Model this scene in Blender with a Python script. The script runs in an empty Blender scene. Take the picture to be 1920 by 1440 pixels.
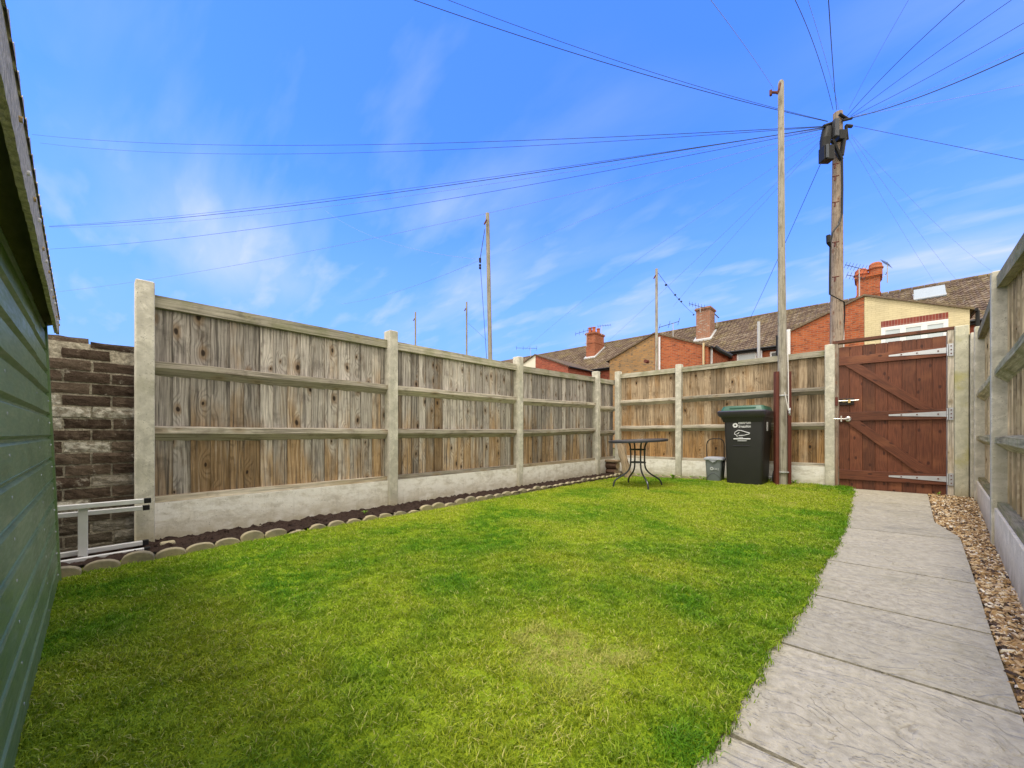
import bpy, math, random
import numpy as np
from mathutils import Vector, Matrix
random.seed(7); rng=np.random.default_rng(7)
C=bpy.context.scene
COL=C.collection
# ---------------------------------------------------------------- camera
FPX=725.0; H=0.8; YAW=math.atan(674/725)
cam=bpy.data.cameras.new('camera'); co=bpy.data.objects.new('camera',cam); COL.objects.link(co)
co.location=(0,0,H); co.rotation_euler=(math.pi/2,0,YAW)
cam.sensor_width=36; cam.lens=36*FPX/1920; cam.shift_y=(813-720)/1920.0
cam.clip_start=0.02; cam.clip_end=2000
C.camera=co
FX,FY=-math.sin(YAW),math.cos(YAW); RX,RY=math.cos(YAW),math.sin(YAW)
# ---------------------------------------------------------------- world / sun / exposure
SUN_EL=math.radians(68); SUN_AZ=math.radians(4)      # light comes from behind the camera
w=bpy.data.worlds.new('World'); C.world=w; w.use_nodes=True
nt=w.node_tree; N=nt.nodes; L=nt.links
bg=N['Background']
sky=N.new('ShaderNodeTexSky'); sky.sky_type='NISHITA'; sky.sun_disc=False
sky.sun_elevation=SUN_EL; sky.sun_rotation=math.radians(176); sky.air_density=1.0; sky.dust_density=0.6; sky.ozone_density=2.0
tc=N.new('ShaderNodeTexCoord'); sep=N.new('ShaderNodeSeparateXYZ'); L.new(tc.outputs['Generated'],sep.inputs[0])
def wm(op,a,b=None,c=None):
    n=N.new('ShaderNodeMath'); n.operation=op
    for i,v in enumerate((a,b,c)):
        if v is None: continue
        if isinstance(v,(int,float)): n.inputs[i].default_value=v
        else: L.new(v,n.inputs[i])
    return n.outputs[0]
den=wm('ADD',wm('MAXIMUM',sep.outputs[2],0.0),0.22)
cx=wm('DIVIDE',sep.outputs[0],den); cy=wm('DIVIDE',sep.outputs[1],den)
comb=N.new('ShaderNodeCombineXYZ'); L.new(cx,comb.inputs[0]); L.new(cy,comb.inputs[1])
mp=N.new('ShaderNodeMapping'); mp.inputs['Rotation'].default_value=(0,0,math.radians(-10)); mp.inputs['Scale'].default_value=(0.55,1.5,1); mp.inputs['Location'].default_value=(5.3,4.9,0)
L.new(comb.outputs[0],mp.inputs[0])
n1=N.new('ShaderNodeTexNoise'); n1.inputs['Scale'].default_value=1.25; n1.inputs['Detail'].default_value=7; n1.inputs['Roughness'].default_value=.52; n1.inputs['Distortion'].default_value=.35
L.new(mp.outputs[0],n1.inputs['Vector'])
n2=N.new('ShaderNodeTexNoise'); n2.inputs['Scale'].default_value=.7; n2.inputs['Detail'].default_value=2
L.new(comb.outputs[0],n2.inputs['Vector'])
cr=N.new('ShaderNodeValToRGB'); cr.color_ramp.elements[0].position=.47; cr.color_ramp.elements[1].position=.74
L.new(n1.outputs[0],cr.inputs[0])
cr2=N.new('ShaderNodeValToRGB'); cr2.color_ramp.elements[0].position=.40; cr2.color_ramp.elements[1].position=.62
L.new(n2.outputs[0],cr2.inputs[0])
cm=wm('MULTIPLY',wm('MULTIPLY',cr.outputs[0],cr2.outputs[0]),0.8)
n3=N.new('ShaderNodeTexNoise'); n3.inputs['Scale'].default_value=3.6; n3.inputs['Detail'].default_value=5; n3.inputs['Roughness'].default_value=.5; n3.inputs['Distortion'].default_value=.2
mp3=N.new('ShaderNodeMapping'); mp3.inputs['Rotation'].default_value=(0,0,math.radians(43)); mp3.inputs['Scale'].default_value=(.9,2.3,1); mp3.inputs['Location'].default_value=(1.3,.4,0); L.new(comb.outputs[0],mp3.inputs[0]); L.new(mp3.outputs[0],n3.inputs['Vector'])
cr3=N.new('ShaderNodeValToRGB'); cr3.color_ramp.elements[0].position=.52; cr3.color_ramp.elements[1].position=.78; L.new(n3.outputs[0],cr3.inputs[0])
lowz=N.new('ShaderNodeMapRange'); lowz.interpolation_type='SMOOTHSTEP'; L.new(sep.outputs[2],lowz.inputs[0])
for i_,v_ in enumerate((.62,.30,0,.55)): lowz.inputs[i_+1].default_value=v_
cm=wm('ADD',cm,wm('MULTIPLY',cr3.outputs[0],lowz.outputs[0]))
hz=N.new('ShaderNodeMapRange'); hz.interpolation_type='SMOOTHSTEP'; L.new(sep.outputs[2],hz.inputs[0])
for i_,v_ in enumerate((.60,.02,0,.9)): hz.inputs[i_+1].default_value=v_

tint=N.new('ShaderNodeMix'); tint.data_type='RGBA'; tint.blend_type='MULTIPLY'; tint.inputs[0].default_value=1
L.new(sky.outputs[0],tint.inputs[6]); tint.inputs[7].default_value=(.60,1.17,2.7,1)
lowm=N.new('ShaderNodeMix'); lowm.data_type='RGBA'; L.new(hz.outputs[0],lowm.inputs[0]); L.new(tint.outputs[2],lowm.inputs[6]); lowm.inputs[7].default_value=(1.75,3.15,6.0,1)
mx=N.new('ShaderNodeMix'); mx.data_type='RGBA'; L.new(cm,mx.inputs[0]); L.new(lowm.outputs[2],mx.inputs[6]); mx.inputs[7].default_value=(3.9,4.6,7.0,1)
# added out-of-view cloud bank overhead and behind the camera, for soft, whiter light
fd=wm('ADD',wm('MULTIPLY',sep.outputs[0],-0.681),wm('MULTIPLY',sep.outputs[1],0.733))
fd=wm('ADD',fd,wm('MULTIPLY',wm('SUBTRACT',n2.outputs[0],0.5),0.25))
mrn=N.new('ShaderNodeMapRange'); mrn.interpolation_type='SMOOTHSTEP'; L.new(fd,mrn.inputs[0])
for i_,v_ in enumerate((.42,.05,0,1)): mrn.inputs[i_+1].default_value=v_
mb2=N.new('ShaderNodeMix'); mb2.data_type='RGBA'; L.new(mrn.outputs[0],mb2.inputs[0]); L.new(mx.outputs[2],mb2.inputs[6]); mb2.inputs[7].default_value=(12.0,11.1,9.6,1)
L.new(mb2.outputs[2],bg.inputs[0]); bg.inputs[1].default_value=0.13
sd=bpy.data.lights.new('sun','SUN'); sd.energy=2.2; sd.angle=math.radians(14); sd.color=(1,.94,.85)
so=bpy.data.objects.new('sun',sd); COL.objects.link(so)
so.rotation_euler=(math.pi/2-SUN_EL,0,SUN_AZ)
C.view_settings.view_transform='Standard'; C.view_settings.look='None'; C.view_settings.gamma=1; C.view_settings.exposure=0.42
C.cycles.max_bounces=6

# ---------------------------------------------------------------- geometry helpers
def ray(px): t=(px-960)/FPX; return (FX+t*RX, FY+t*RY)
def onY(px,Y):
    r=ray(px); d=Y/r[1]; return (r[0]*d,Y,d)
def at(px,py,d):
    r=ray(px); return Vector((r[0]*d,r[1]*d,H+(813-py)/FPX*d))
def sm(a,b,x):
    t=min(1,max(0,(x-a)/(b-a))); return t*t*(3-2*t)
def gz(x,y): return .048*sm(4.2,7.0,y)*sm(-3.3,-1.6,x)
def gza(x,y):
    a=np.clip((y-4.2)/2.8,0,1); b=np.clip((x+3.3)/1.7,0,1)
    return .048*(a*a*(3-2*a))*(b*b*(3-2*b))
class MB:
    def __init__(s): s.v=[]; s.f=[]; s.uv=[]; s.r=[]; s.M=Matrix.Identity(4); s.smooth=False
    def face(s,pts,uvs=None,r=None,raw=False):
        n=len(s.v)
        for p in pts: s.v.append(tuple(s.M@Vector(p)))
        s.f.append(tuple(range(n,n+len(pts))))
        if uvs is None: uvs=[(p[0],p[1]) for p in pts]
        s.uv+= list(uvs); rr=r if r is not None else (random.random(),random.random())
        s.r+=[rr]*len(pts)
    def poly(s,pts8,along=2,r=None,off=None):
        # hexahedron: pts8 = bottom 4 (ccw) then top 4
        rr=r if r is not None else (random.random(),random.random())
        off=off if off is not None else (random.uniform(0,60),random.uniform(0,60))
        P=[Vector(p) for p in pts8]
        for q in ((3,2,1,0),(4,5,6,7),(0,1,5,4),(1,2,6,5),(2,3,7,6),(3,0,4,7)):
            p=[P[i] for i in q]
            nrm=(p[1]-p[0]).cross(p[2]-p[1]); ax=max(range(3),key=lambda k:abs(nrm[k]))
            o=[k for k in range(3) if k!=ax]
            if along in o: va=along; ua=[k for k in o if k!=along][0]
            else: ua,va=o
            s.face(p,[(a[ua]+off[0],a[va]+off[1]) for a in p],rr)
    def box(s,a,b,along=2,r=None,off=None,ch=0):
        x0,y0,z0=a;x1,y1,z1=b
        if ch<=0:
            s.poly([(x0,y0,z0),(x1,y0,z0),(x1,y1,z0),(x0,y1,z0),(x0,y0,z1),(x1,y0,z1),(x1,y1,z1),(x0,y1,z1)],along,r,off); return
        # chamfered along z edges and top
        rr=r if r is not None else (random.random(),random.random()); off=off or (random.uniform(0,60),random.uniform(0,60))
        def ring(i,z): return [(x0+i+ch,y0+i,z),(x1-i-ch,y0+i,z),(x1-i,y0+i+ch,z),(x1-i,y1-i-ch,z),(x1-i-ch,y1-i,z),(x0+i+ch,y1-i,z),(x0+i,y1-i-ch,z),(x0+i,y0+i+ch,z)]
        R=[ring(ch,z0),ring(0,z0+ch),ring(0,z1-ch),ring(ch,z1)]
        for k in range(3):
            for i in range(8):
                j=(i+1)%8; p=[R[k][i],R[k][j],R[k+1][j],R[k+1][i]]
                s.face(p,[(a[0]+a[1]+off[0],a[2]+off[1]) for a in p],rr)
        s.face(R[3],[(a[0]+off[0],a[1]+off[1]) for a in R[3]],rr); s.face(R[0][::-1],[(a[0]+off[0],a[1]+off[1]) for a in R[0][::-1]],rr)
    def tube(s,pts,rad,n=8,cap=True,r=None):
        pts=[Vector(p) for p in pts]; m=len(pts); rads=rad if isinstance(rad,(list,tuple)) else [rad]*m
        rr=r or (random.random(),random.random()); rings=[]; off=random.uniform(0,50)
        T0=(pts[1]-pts[0]).normalized(); up=Vector((0,0,1)) if abs(T0.z)<.9 else Vector((1,0,0))
        nn=(up-T0*up.dot(T0)).normalized(); acc=0; ac=[]
        for i in range(m):
            T=(pts[min(i+1,m-1)]-pts[max(i-1,0)]).normalized()
            nn=(nn-T*nn.dot(T)).normalized(); b=T.cross(nn)
            rings.append([pts[i]+(nn*math.cos(k*2*math.pi/n)+b*math.sin(k*2*math.pi/n))*rads[i] for k in range(n)])
            if i: acc+=(pts[i]-pts[i-1]).length
            ac.append(acc)
        for i in range(m-1):
            for k in range(n):
                j=(k+1)%n; c=2*math.pi*rads[i]/n
                s.face([rings[i][k],rings[i][j],rings[i+1][j],rings[i+1][k]],[(off+k*c,ac[i]),(off+(k+1)*c,ac[i]),(off+(k+1)*c,ac[i+1]),(off+k*c,ac[i+1])],rr)
        if cap:
            s.face(rings[0][::-1],None,rr); s.face(rings[-1],None,rr)
    def lathe(s,c,prof,n=24,r=None):
        rr=r or (random.random(),random.random())
        for i in range(len(prof)-1):
            (r0,z0),(r1,z1)=prof[i],prof[i+1]
            for k in range(n):
                a=k*2*math.pi/n; b=(k+1)*2*math.pi/n
                P=lambda q,z,t:(c[0]+q*math.cos(t),c[1]+q*math.sin(t),c[2]+z)
                p=[P(r0,z0,a),P(r0,z0,b),P(r1,z1,b),P(r1,z1,a)]
                if r0<1e-6: p=[p[0],p[2],p[3]]
                elif r1<1e-6: p=p[:3]
                s.face(p,[(q[0],q[2]) for q in p],rr)
    def prism(s,outline,y0,y1,r=None):
        # outline in (x,z), extruded along y (y0 front)
        rr=r or (random.random(),random.random()); n=len(outline)
        s.face([(x,y0,z) for x,z in outline],[(x,z) for x,z in outline],rr)
        s.face([(x,y1,z) for x,z in outline[::-1]],[(x,z) for x,z in outline[::-1]],rr)
        for i in range(n):
            a=outline[i];b=outline[(i+1)%n]
            s.face([(a[0],y1,a[1]),(b[0],y1,b[1]),(b[0],y0,b[1]),(a[0],y0,a[1])],[(0,a[1]),(0,b[1]),(.02,b[1]),(.02,a[1])],rr)
def finish(o,label=None,cat=None,group=None,kind=None):
    if label: o['label']=label
    if cat: o['category']=cat
    if group: o['group']=group
    if kind: o['kind']=kind
    return o
def mk(name,mb,mat,parent=None,smooth=False,fixn=True,label=None,cat=None,group=None,kind=None,loc=None,bevel=0):
    me=bpy.data.meshes.new(name); org=Vector(loc) if loc is not None else Vector((0,0,0))
    v=np.array(mb.v,dtype=float)
    if parent is not None:
        P=Vector((0,0,0)); q=parent
        while q is not None: P+=q.location; q=q.parent
        org=P
    v=v-np.array(org)
    me.from_pydata(v.tolist(),[],mb.f)
    u=me.uv_layers.new(name='UVMap'); u.data.foreach_set('uv',np.array(mb.uv,dtype=np.float32).ravel())
    u2=me.uv_layers.new(name='rnd'); u2.data.foreach_set('uv',np.array(mb.r,dtype=np.float32).ravel())
    if fixn or smooth:
        import bmesh
        bm=bmesh.new(); bm.from_mesh(me)
        bmesh.ops.remove_doubles(bm,verts=bm.verts,dist=1e-5)
        bmesh.ops.recalc_face_normals(bm,faces=bm.faces); bm.to_mesh(me); bm.free()
    if smooth: me.polygons.foreach_set('use_smooth',[True]*len(me.polygons))
    me.materials.append(mat)
    o=bpy.data.objects.new(name,me); COL.objects.link(o)
    if parent is not None: o.parent=parent
    else: o.location=org
    if smooth=='auto':
        m=o.modifiers.new('e','EDGE_SPLIT'); m.split_angle=math.radians(40)
    if bevel:
        m=o.modifiers.new('b','BEVEL'); m.width=bevel; m.segments=2; m.limit_method='ANGLE'; m.angle_limit=math.radians(35)
    return finish(o,label,cat,group,kind)
def thing(name,loc,label,cat,group=None):
    o=bpy.data.objects.new(name,None); COL.objects.link(o); o.location=loc; o.empty_display_size=.1
    return finish(o,label,cat,group)
# ---------------------------------------------------------------- material helpers
class MT:
    def __init__(s,name,rough=.8,spec=.3,metal=0):
        s.m=bpy.data.materials.new(name); s.m.use_nodes=True; s.t=s.m.node_tree; s.n=s.t.nodes; s.l=s.t.links
        s.b=s.n['Principled BSDF']; s.b.inputs['Roughness'].default_value=rough; s.b.inputs['Specular IOR Level'].default_value=spec; s.b.inputs['Metallic'].default_value=metal
    def set(s,i,v):
        if isinstance(v,(int,float)): i.default_value=v
        elif isinstance(v,tuple): i.default_value=(*v,1) if (len(v)==3 and i.type=='RGBA') else v
        else: s.l.new(v,i)
    def uv(s,nm='UVMap'): n=s.n.new('ShaderNodeUVMap'); n.uv_map=nm; return n.outputs[0]
    def obj(s): return s.n.new('ShaderNodeTexCoord').outputs['Object']
    def pos(s): return s.n.new('ShaderNodeNewGeometry').outputs['Position']
    def sep(s,v): n=s.n.new('ShaderNodeSeparateXYZ'); s.l.new(v,n.inputs[0]); return n.outputs
    def comb(s,x,y,z=0.0):
        n=s.n.new('ShaderNodeCombineXYZ')
        for i,a in enumerate((x,y,z)): s.set(n.inputs[i],a)
        return n.outputs[0]
    def map(s,v,sc=(1,1,1),loc=(0,0,0),rot=(0,0,0)):
        n=s.n.new('ShaderNodeMapping'); s.l.new(v,n.inputs[0]); n.inputs['Scale'].default_value=sc; n.inputs['Location'].default_value=loc; n.inputs['Rotation'].default_value=rot; return n.outputs[0]
    def noise(s,v,sc=5,det=4,ro=.5,dist=0):
        n=s.n.new('ShaderNodeTexNoise'); s.l.new(v,n.inputs['Vector']); n.inputs['Scale'].default_value=sc; n.inputs['Detail'].default_value=det; n.inputs['Roughness'].default_value=ro; n.inputs['Distortion'].default_value=dist; return n.outputs[0]
    def vor(s,v,sc=5,feat='F1',rand=1,out=0,d2=False):
        n=s.n.new('ShaderNodeTexVoronoi'); n.feature=feat; n.voronoi_dimensions='2D' if d2 else '3D'; s.l.new(v,n.inputs['Vector']); n.inputs['Scale'].default_value=sc; n.inputs['Randomness'].default_value=rand; return n.outputs[out]
    def math(s,op,a,b=None,c=None,clamp=False):
        n=s.n.new('ShaderNodeMath'); n.operation=op; n.use_clamp=clamp
        for i,v in enumerate((a,b,c)):
            if v is not None: s.set(n.inputs[i],v)
        return n.outputs[0]
    def mr(s,v,a,b,c=0,d=1):
        n=s.n.new('ShaderNodeMapRange'); n.interpolation_type='SMOOTHSTEP'; s.set(n.inputs[0],v)
        for i,x in enumerate((a,b,c,d)): n.inputs[i+1].default_value=x
        return n.outputs[0]
    def mix(s,f,a,b,bt='MIX'):
        n=s.n.new('ShaderNodeMix'); n.data_type='RGBA'; n.blend_type=bt; s.set(n.inputs[0],f); s.set(n.inputs[6],a); s.set(n.inputs[7],b); return n.outputs[2]
    def ramp(s,v,stops):
        n=s.n.new('ShaderNodeValToRGB'); e=n.color_ramp.elements
        while len(e)<len(stops): e.new(.5)
        for i,(p,c) in enumerate(stops): e[i].position=p; e[i].color=(*c,1)
        s.l.new(v,n.inputs[0]); return n.outputs[0]
    def col(s,c): s.set(s.b.inputs['Base Color'],c)
    def rough(s,c): s.set(s.b.inputs['Roughness'],c)
    def bump(s,h,st=.5,dist=.01):
        n=s.n.new('ShaderNodeBump'); n.inputs['Strength'].default_value=st; n.inputs['Distance'].default_value=dist; s.l.new(h,n.inputs['Height']); s.l.new(n.outputs[0],s.b.inputs['Normal'])
def simple(name,c,rough=.6,spec=.4,metal=0,var=.12,sc=20):
    m=MT(name,rough,spec,metal); f=m.noise(m.pos(),sc,4)
    m.col(m.mix(f,tuple(x*(1-var) for x in c),tuple(min(1,x*(1+var)) for x in c))); m.bump(f,.08,.005); return m.m
def wood(name,greys,browns,bias,green=0.0,knots=1.0):
    """weathered softwood: grain lines bend round knots; u across the board, v along it"""
    m=MT(name,.85,.2); uv=m.uv(); x,y,_=m.sep(uv); rx,ry,_=m.sep(m.uv('rnd'))
    wob=m.noise(uv,6,2); kvw=m.comb(m.math('ADD',m.math('MULTIPLY',x,7.5),m.math('MULTIPLY',wob,.25)),m.math('MULTIPLY',y,3.9))
    d=m.vor(kvw,1,'F1',1,0,True)
    cl0=m.n.new('ShaderNodeTexVoronoi'); cl0.voronoi_dimensions='2D'; m.l.new(kvw,cl0.inputs['Vector']); cl0.inputs['Scale'].default_value=1
    wide=m.math('MULTIPLY',m.mr(d,0.0,.55,1,0),m.mr(m.sep(cl0.outputs['Color'])[0],.58,.62,.12,1))
    kn=m.comb(m.math('MULTIPLY',x,7.5),m.math('MULTIPLY',y,5.2))
    low=m.noise(m.comb(m.math('MULTIPLY',x,9.0),m.math('MULTIPLY',y,.55)),1,2)
    g=m.math('ADD',m.math('MULTIPLY',x,34.0),m.math('MULTIPLY',low,5.0))
    g=m.math('ADD',g,m.math('MULTIPLY',wide,2.4*knots))
    s1=m.math('SINE',m.math('MULTIPLY',g,6.283))
    fine=m.noise(m.comb(m.math('MULTIPLY',x,260.0),m.math('MULTIPLY',y,5.0)),1,3,.6)
    streak=m.noise(m.comb(m.math('MULTIPLY',x,45.0),m.math('MULTIPLY',y,1.6)),1,4,.6)
    grain=m.math('ADD',m.math('MULTIPLY',m.mr(s1,-.3,1,0,1),.36),m.math('MULTIPLY',m.mr(fine,.3,.7),.64))
    bmix=m.math('ADD',m.noise(m.comb(m.math('MULTIPLY',x,5.0),m.math('MULTIPLY',y,1.3)),1,4,.6),m.math('MULTIPLY',m.math('SUBTRACT',rx,.5),.28))
    z=m.sep(m.pos())[2]
    bmix=m.math('ADD',bmix,m.mr(z,.3,1.5,.20,-.12))
    bm_=m.mr(bmix,bias,bias+.34,0,1)
    gc=m.mix(grain,greys[0],greys[1]); bc=m.mix(grain,browns[0],browns[1])
    c=m.mix(bm_,gc,bc)
    c=m.mix(m.mr(streak,.50,.68,0,.8),c,tuple(.5*a for a in greys[1]))
    c=m.mix(m.mr(m.noise(m.comb(m.math('MULTIPLY',x,14.0),m.math('MULTIPLY',y,2.2)),1,5,.65),.54,.72,0,.65),c,tuple(.6*a for a in browns[1]))
    c=m.mix(m.mr(streak,.45,.25,0,.5),c,tuple(min(1,1.25*a) for a in greys[0]))
    c=m.mix(1.0,c,m.mix(ry,(.52,.51,.50),(1.2,1.19,1.17)),'MULTIPLY')
    stain=m.noise(m.comb(m.math('ADD',m.math('MULTIPLY',x,1.0),0.0),m.math('MULTIPLY',y,.8)),7,5,.65)
    c=m.mix(m.mr(stain,.52,.70,0,.55),c,m.mix(1.0,c,(.42,.40,.40),'MULTIPLY'))
    c=m.mix(m.mr(stain,.46,.32,0,.5),c,m.mix(1.0,c,(1.3,1.3,1.32),'MULTIPLY'))
    # knots
    d2=m.vor(kvw,1,'F1',1,0,True); cellr=m.n.new('ShaderNodeTexVoronoi'); cellr.voronoi_dimensions='2D'; kn=kvw; m.l.new(kn,cellr.inputs['Vector']); cellr.inputs['Scale'].default_value=1
    cr_=m.sep(cellr.outputs['Color'])[0]
    szr=m.sep(cellr.outputs['Color'])[1]; d2=m.math('DIVIDE',d2,m.math('ADD',.35,m.math('MULTIPLY',szr,1.1))); core=m.math('MULTIPLY',m.mr(d2,.05,.10,1,0),m.mr(cr_,.60,.62,0,1))
    halo=m.math('MULTIPLY',m.mr(d2,.10,.26,1,0),m.mr(cr_,.60,.62,0,.6))
    c=m.mix(halo,c,browns[1]); c=m.mix(m.math('MULTIPLY',core,.95*min(1,knots)),c,(.025,.017,.012))
    if green>0:
        c=m.mix(m.mr(m.noise(m.pos(),4,5,.6),.42,.7,0,green),c,(.17,.19,.07))
    m.col(c); m.bump(m.math('ADD',grain,m.math('MULTIPLY',core,-1.0)),.5,.003); return m.m
M={}
M['fence']=wood('weathered_boards',((.62,.575,.52),(.20,.18,.16)),((.54,.38,.22),(.19,.115,.055)),.455)
M['fence_back']=wood('brown_boards',((.46,.36,.25),(.22,.16,.10)),((.48,.29,.13),(.17,.09,.035)),.36)
M['rail']=wood('rail_wood',((.66,.60,.51),(.38,.34,.28)),((.44,.36,.25),(.30,.23,.15)),.6,.15,.3)
M['cap']=wood('cap_wood',((.60,.56,.46),(.36,.34,.26)),((.50,.44,.30),(.32,.28,.18)),.6,.5,.3)
M['rfence']=wood('pale_boards',((.74,.64,.48),(.38,.31,.22)),((.58,.46,.29),(.34,.25,.14)),.6,.2)
M['rcap']=wood('green_rail_wood',((.60,.54,.36),(.36,.32,.19)),((.52,.44,.24),(.30,.26,.11)),.6,.6,.3)
M['pole']=wood('pole_wood',((.42,.39,.33),(.26,.24,.20)),((.36,.32,.25),(.24,.21,.15)),.6,.1,.2)
M['upole']=wood('utility_pole_wood',((.52,.43,.35),(.30,.23,.18)),((.46,.27,.18),(.26,.13,.08)),.42,0,.5)
M['log']=wood('cut_log_wood',((.44,.36,.27),(.22,.17,.12)),((.50,.38,.25),(.2,.13,.08)),.5,.1,.8)
def gatewood():
    m=MT('red_brown_stain',.55,.35); uv=m.uv(); x,y,_=m.sep(uv); rx,ry,_=m.sep(m.uv('rnd'))
    low=m.noise(m.comb(m.math('MULTIPLY',x,9.0),m.math('MULTIPLY',y,1.2)),1,3)
    s1=m.math('SINE',m.math('MULTIPLY',m.math('ADD',m.math('MULTIPLY',x,30.0),m.math('MULTIPLY',low,9.0)),6.283))
    fine=m.noise(m.comb(m.math('MULTIPLY',x,150.0),m.math('MULTIPLY',y,6.0)),1,3)
    g=m.math('ADD',m.math('MULTIPLY',s1,.10),fine)
    c=m.ramp(g,[(.2,(.075,.026,.015)),(.5,(.12,.040,.021)),(.85,(.175,.062,.032))])
    c=m.mix(m.mr(m.noise(uv,3.5,4),.5,.75,0,.7),c,(.22,.085,.040))
    c=m.mix(1.0,c,m.mix(rx,(.78,.78,.78),(1.25,1.2,1.15)),'MULTIPLY')
    d=m.vor(m.comb(m.math('MULTIPLY',x,6.0),m.math('MULTIPLY',y,3.4)),1,'F1',1,0,True); c=m.mix(m.mr(d,.05,.1,.8,0),c,(.04,.012,.008))
    m.col(c); m.bump(g,.4,.003); return m.m
M['gate']=gatewood()
def concrete(name,a,b,green=.25,gc=(.30,.29,.14),whit=0):
    m=MT(name,.9,.2); p=m.pos(); n1=m.noise(p,9,6,.6); n2=m.noise(p,60,4,.6); n3=m.noise(p,2.5,4,.6)
    sw=m.noise(p,5,4,.5,2.5); c=m.mix(m.mr(n1,.3,.7),a,b); c=m.mix(m.mr(sw,.46,.52,0,.3),c,tuple(.72*x for x in a)); c=m.mix(m.mr(n2,.58,.72,0,.5),c,tuple(.45*x for x in a))
    c=m.mix(m.mr(n3,.5,.72,0,green),c,gc)
    if whit: c=m.mix(m.mr(m.noise(m.map(p,(1,1,2.5)),7,6,.65),.38,.58,0,whit),c,(.84,.82,.77))
    drip=m.noise(m.map(p,(14,14,1.3)),2,4,.6); c=m.mix(m.mr(drip,.55,.72,0,.2),c,tuple(.55*x for x in a))
    z=m.sep(p)[2]
    c=m.mix(m.math('MULTIPLY',m.mr(z,.22,.0,0,.75),m.mr(n1,.3,.6,.3,1)),c,(.36,.30,.17))
    pit=m.vor(p,70,'F1'); c=m.mix(m.math('MULTIPLY',m.mr(pit,.12,.25,1,0),m.mr(n1,.5,.6,0,.6)),c,(.12,.11,.09))
    m.col(c); m.bump(m.math('ADD',m.math('MULTIPLY',n1,1.0),m.math('MULTIPLY',n2,.35)),.55,.01); return m.m
M['post']=concrete('concrete_post_grey',(.44,.42,.35),(.66,.63,.54),.3)
M['postg']=concrete('concrete_post_algae',(.46,.45,.34),(.57,.55,.43),.85,(.42,.39,.15))
M['gravelb']=concrete('gravel_board_concrete',(.60,.56,.48),(.82,.79,.72),.12,whit=.85)
M['gravelr']=concrete('gravel_board_pale',(.72,.65,.50),(.84,.77,.62),.1)
M['edging']=concrete('edging_concrete',(.15,.14,.115),(.35,.325,.27),.5)
M['metal']=simple('galvanised_metal',(.55,.57,.60),.42,.5,.55)
M['alu']=simple('pale_aluminium',(.72,.72,.72),.35,.5,.25)
M['black']=simple('black_plastic',(.014,.014,.015),.5,.25)
M['blackmetal']=simple('black_tube_metal',(.03,.033,.04),.35,.5)
M['binbody']=simple('bin_black',(.018,.018,.019),.48,.45,0,.25,6)
M['binlid']=simple('bin_green',(.025,.095,.062),.4,.4)
M['binrim']=simple('bin_rim',(.035,.032,.045),.35,.5)
M['caddy']=simple('caddy_grey',(.17,.19,.21),.5,.4)
M['caddylid']=simple('caddy_lid_grey',(.34,.36,.40),.45,.4)
M['white']=simple('white_plastic',(.78,.79,.80),.4,.4,0,.04)
M['print']=simple('white_print',(.70,.71,.74),.6,.3,0,.04)
M['cprint']=simple('pale_print',(.45,.47,.49),.6,.3,0,.04)
M['redsteel']=simple('rust_red_steel',(.125,.032,.02),.6,.4,0,.3,8)
M['brass']=simple('brass',(.55,.40,.18),.35,.5,.8)
M['chrome']=simple('satin_steel',(.62,.60,.57),.3,.5,.9)
M['rope']=simple('white_rope',(.66,.63,.60),.8,.2)
M['cable']=simple('cable_grey',(.07,.09,.12),.6,.2)
M['cablefaint']=simple('cable_pale',(.24,.31,.44),.6,.3)
M['rust']=simple('rusted_bracket',(.12,.035,.025),.7,.3)
M['pipew']=simple('white_pipe',(.72,.73,.76),.4,.4)
M['lead']=simple('lead_flashing',(.45,.46,.47),.6,.3)
M['potm']=simple('terracotta_pot',(.42,.12,.06),.8,.2,0,.3,5)
M['render']=simple('pale_render',(.70,.66,.56),.85,.2,0,.12,3)
M['glass']=None
m=MT('window_glass',.05,.6); m.col(m.mix(m.noise(m.pos(),1.2,2),(.42,.48,.52),(.60,.66,.70))); M['glass']=m.m
m=MT('dark_glass',.05,.6); m.col((.02,.025,.03)); M['dglass']=m.m
# ---------------------------------------------------------------- ground
def ground_mat():
    m=MT('rough_ground',.95,.1); p=m.pos(); m.col(m.mix(m.noise(p,3,6),(.09,.10,.04),(.16,.14,.08))); m.bump(m.noise(p,20,5),.6,.02); return m.m
mb=MB(); S=900
mb.face([(-S,-S,-.06),(S,-S,-.06),(S,S,-.06),(-S,S,-.06)])
mk('ground',mb,ground_mat(),kind='structure',label='rough earth around the gardens and houses')
XL=[(-.6,-.36),(.5,-.33),(.98,-.303),(1.26,-.288),(1.51,-.281),(1.93,-.246),(2.55,-.223),(3.0,-.215),(3.8,-.173),(4.86,-.163),(6.78,-.175),(7.2,-.22)]
XR=[(-.6,.13),(1.79,.312),(2.43,.351),(3.36,.419),(4.53,.499),(5.09,.411),(6.8,.498),(7.06,.51)]
ly,lx=zip(*XL); ry_,rx_=zip(*XR)
def xl(y): return np.interp(y,ly,lx)
def wig(y): return .008*np.sin(y*6.1)+.006*np.sin(y*17.3+1)+.004*np.sin(y*47+2)
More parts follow.
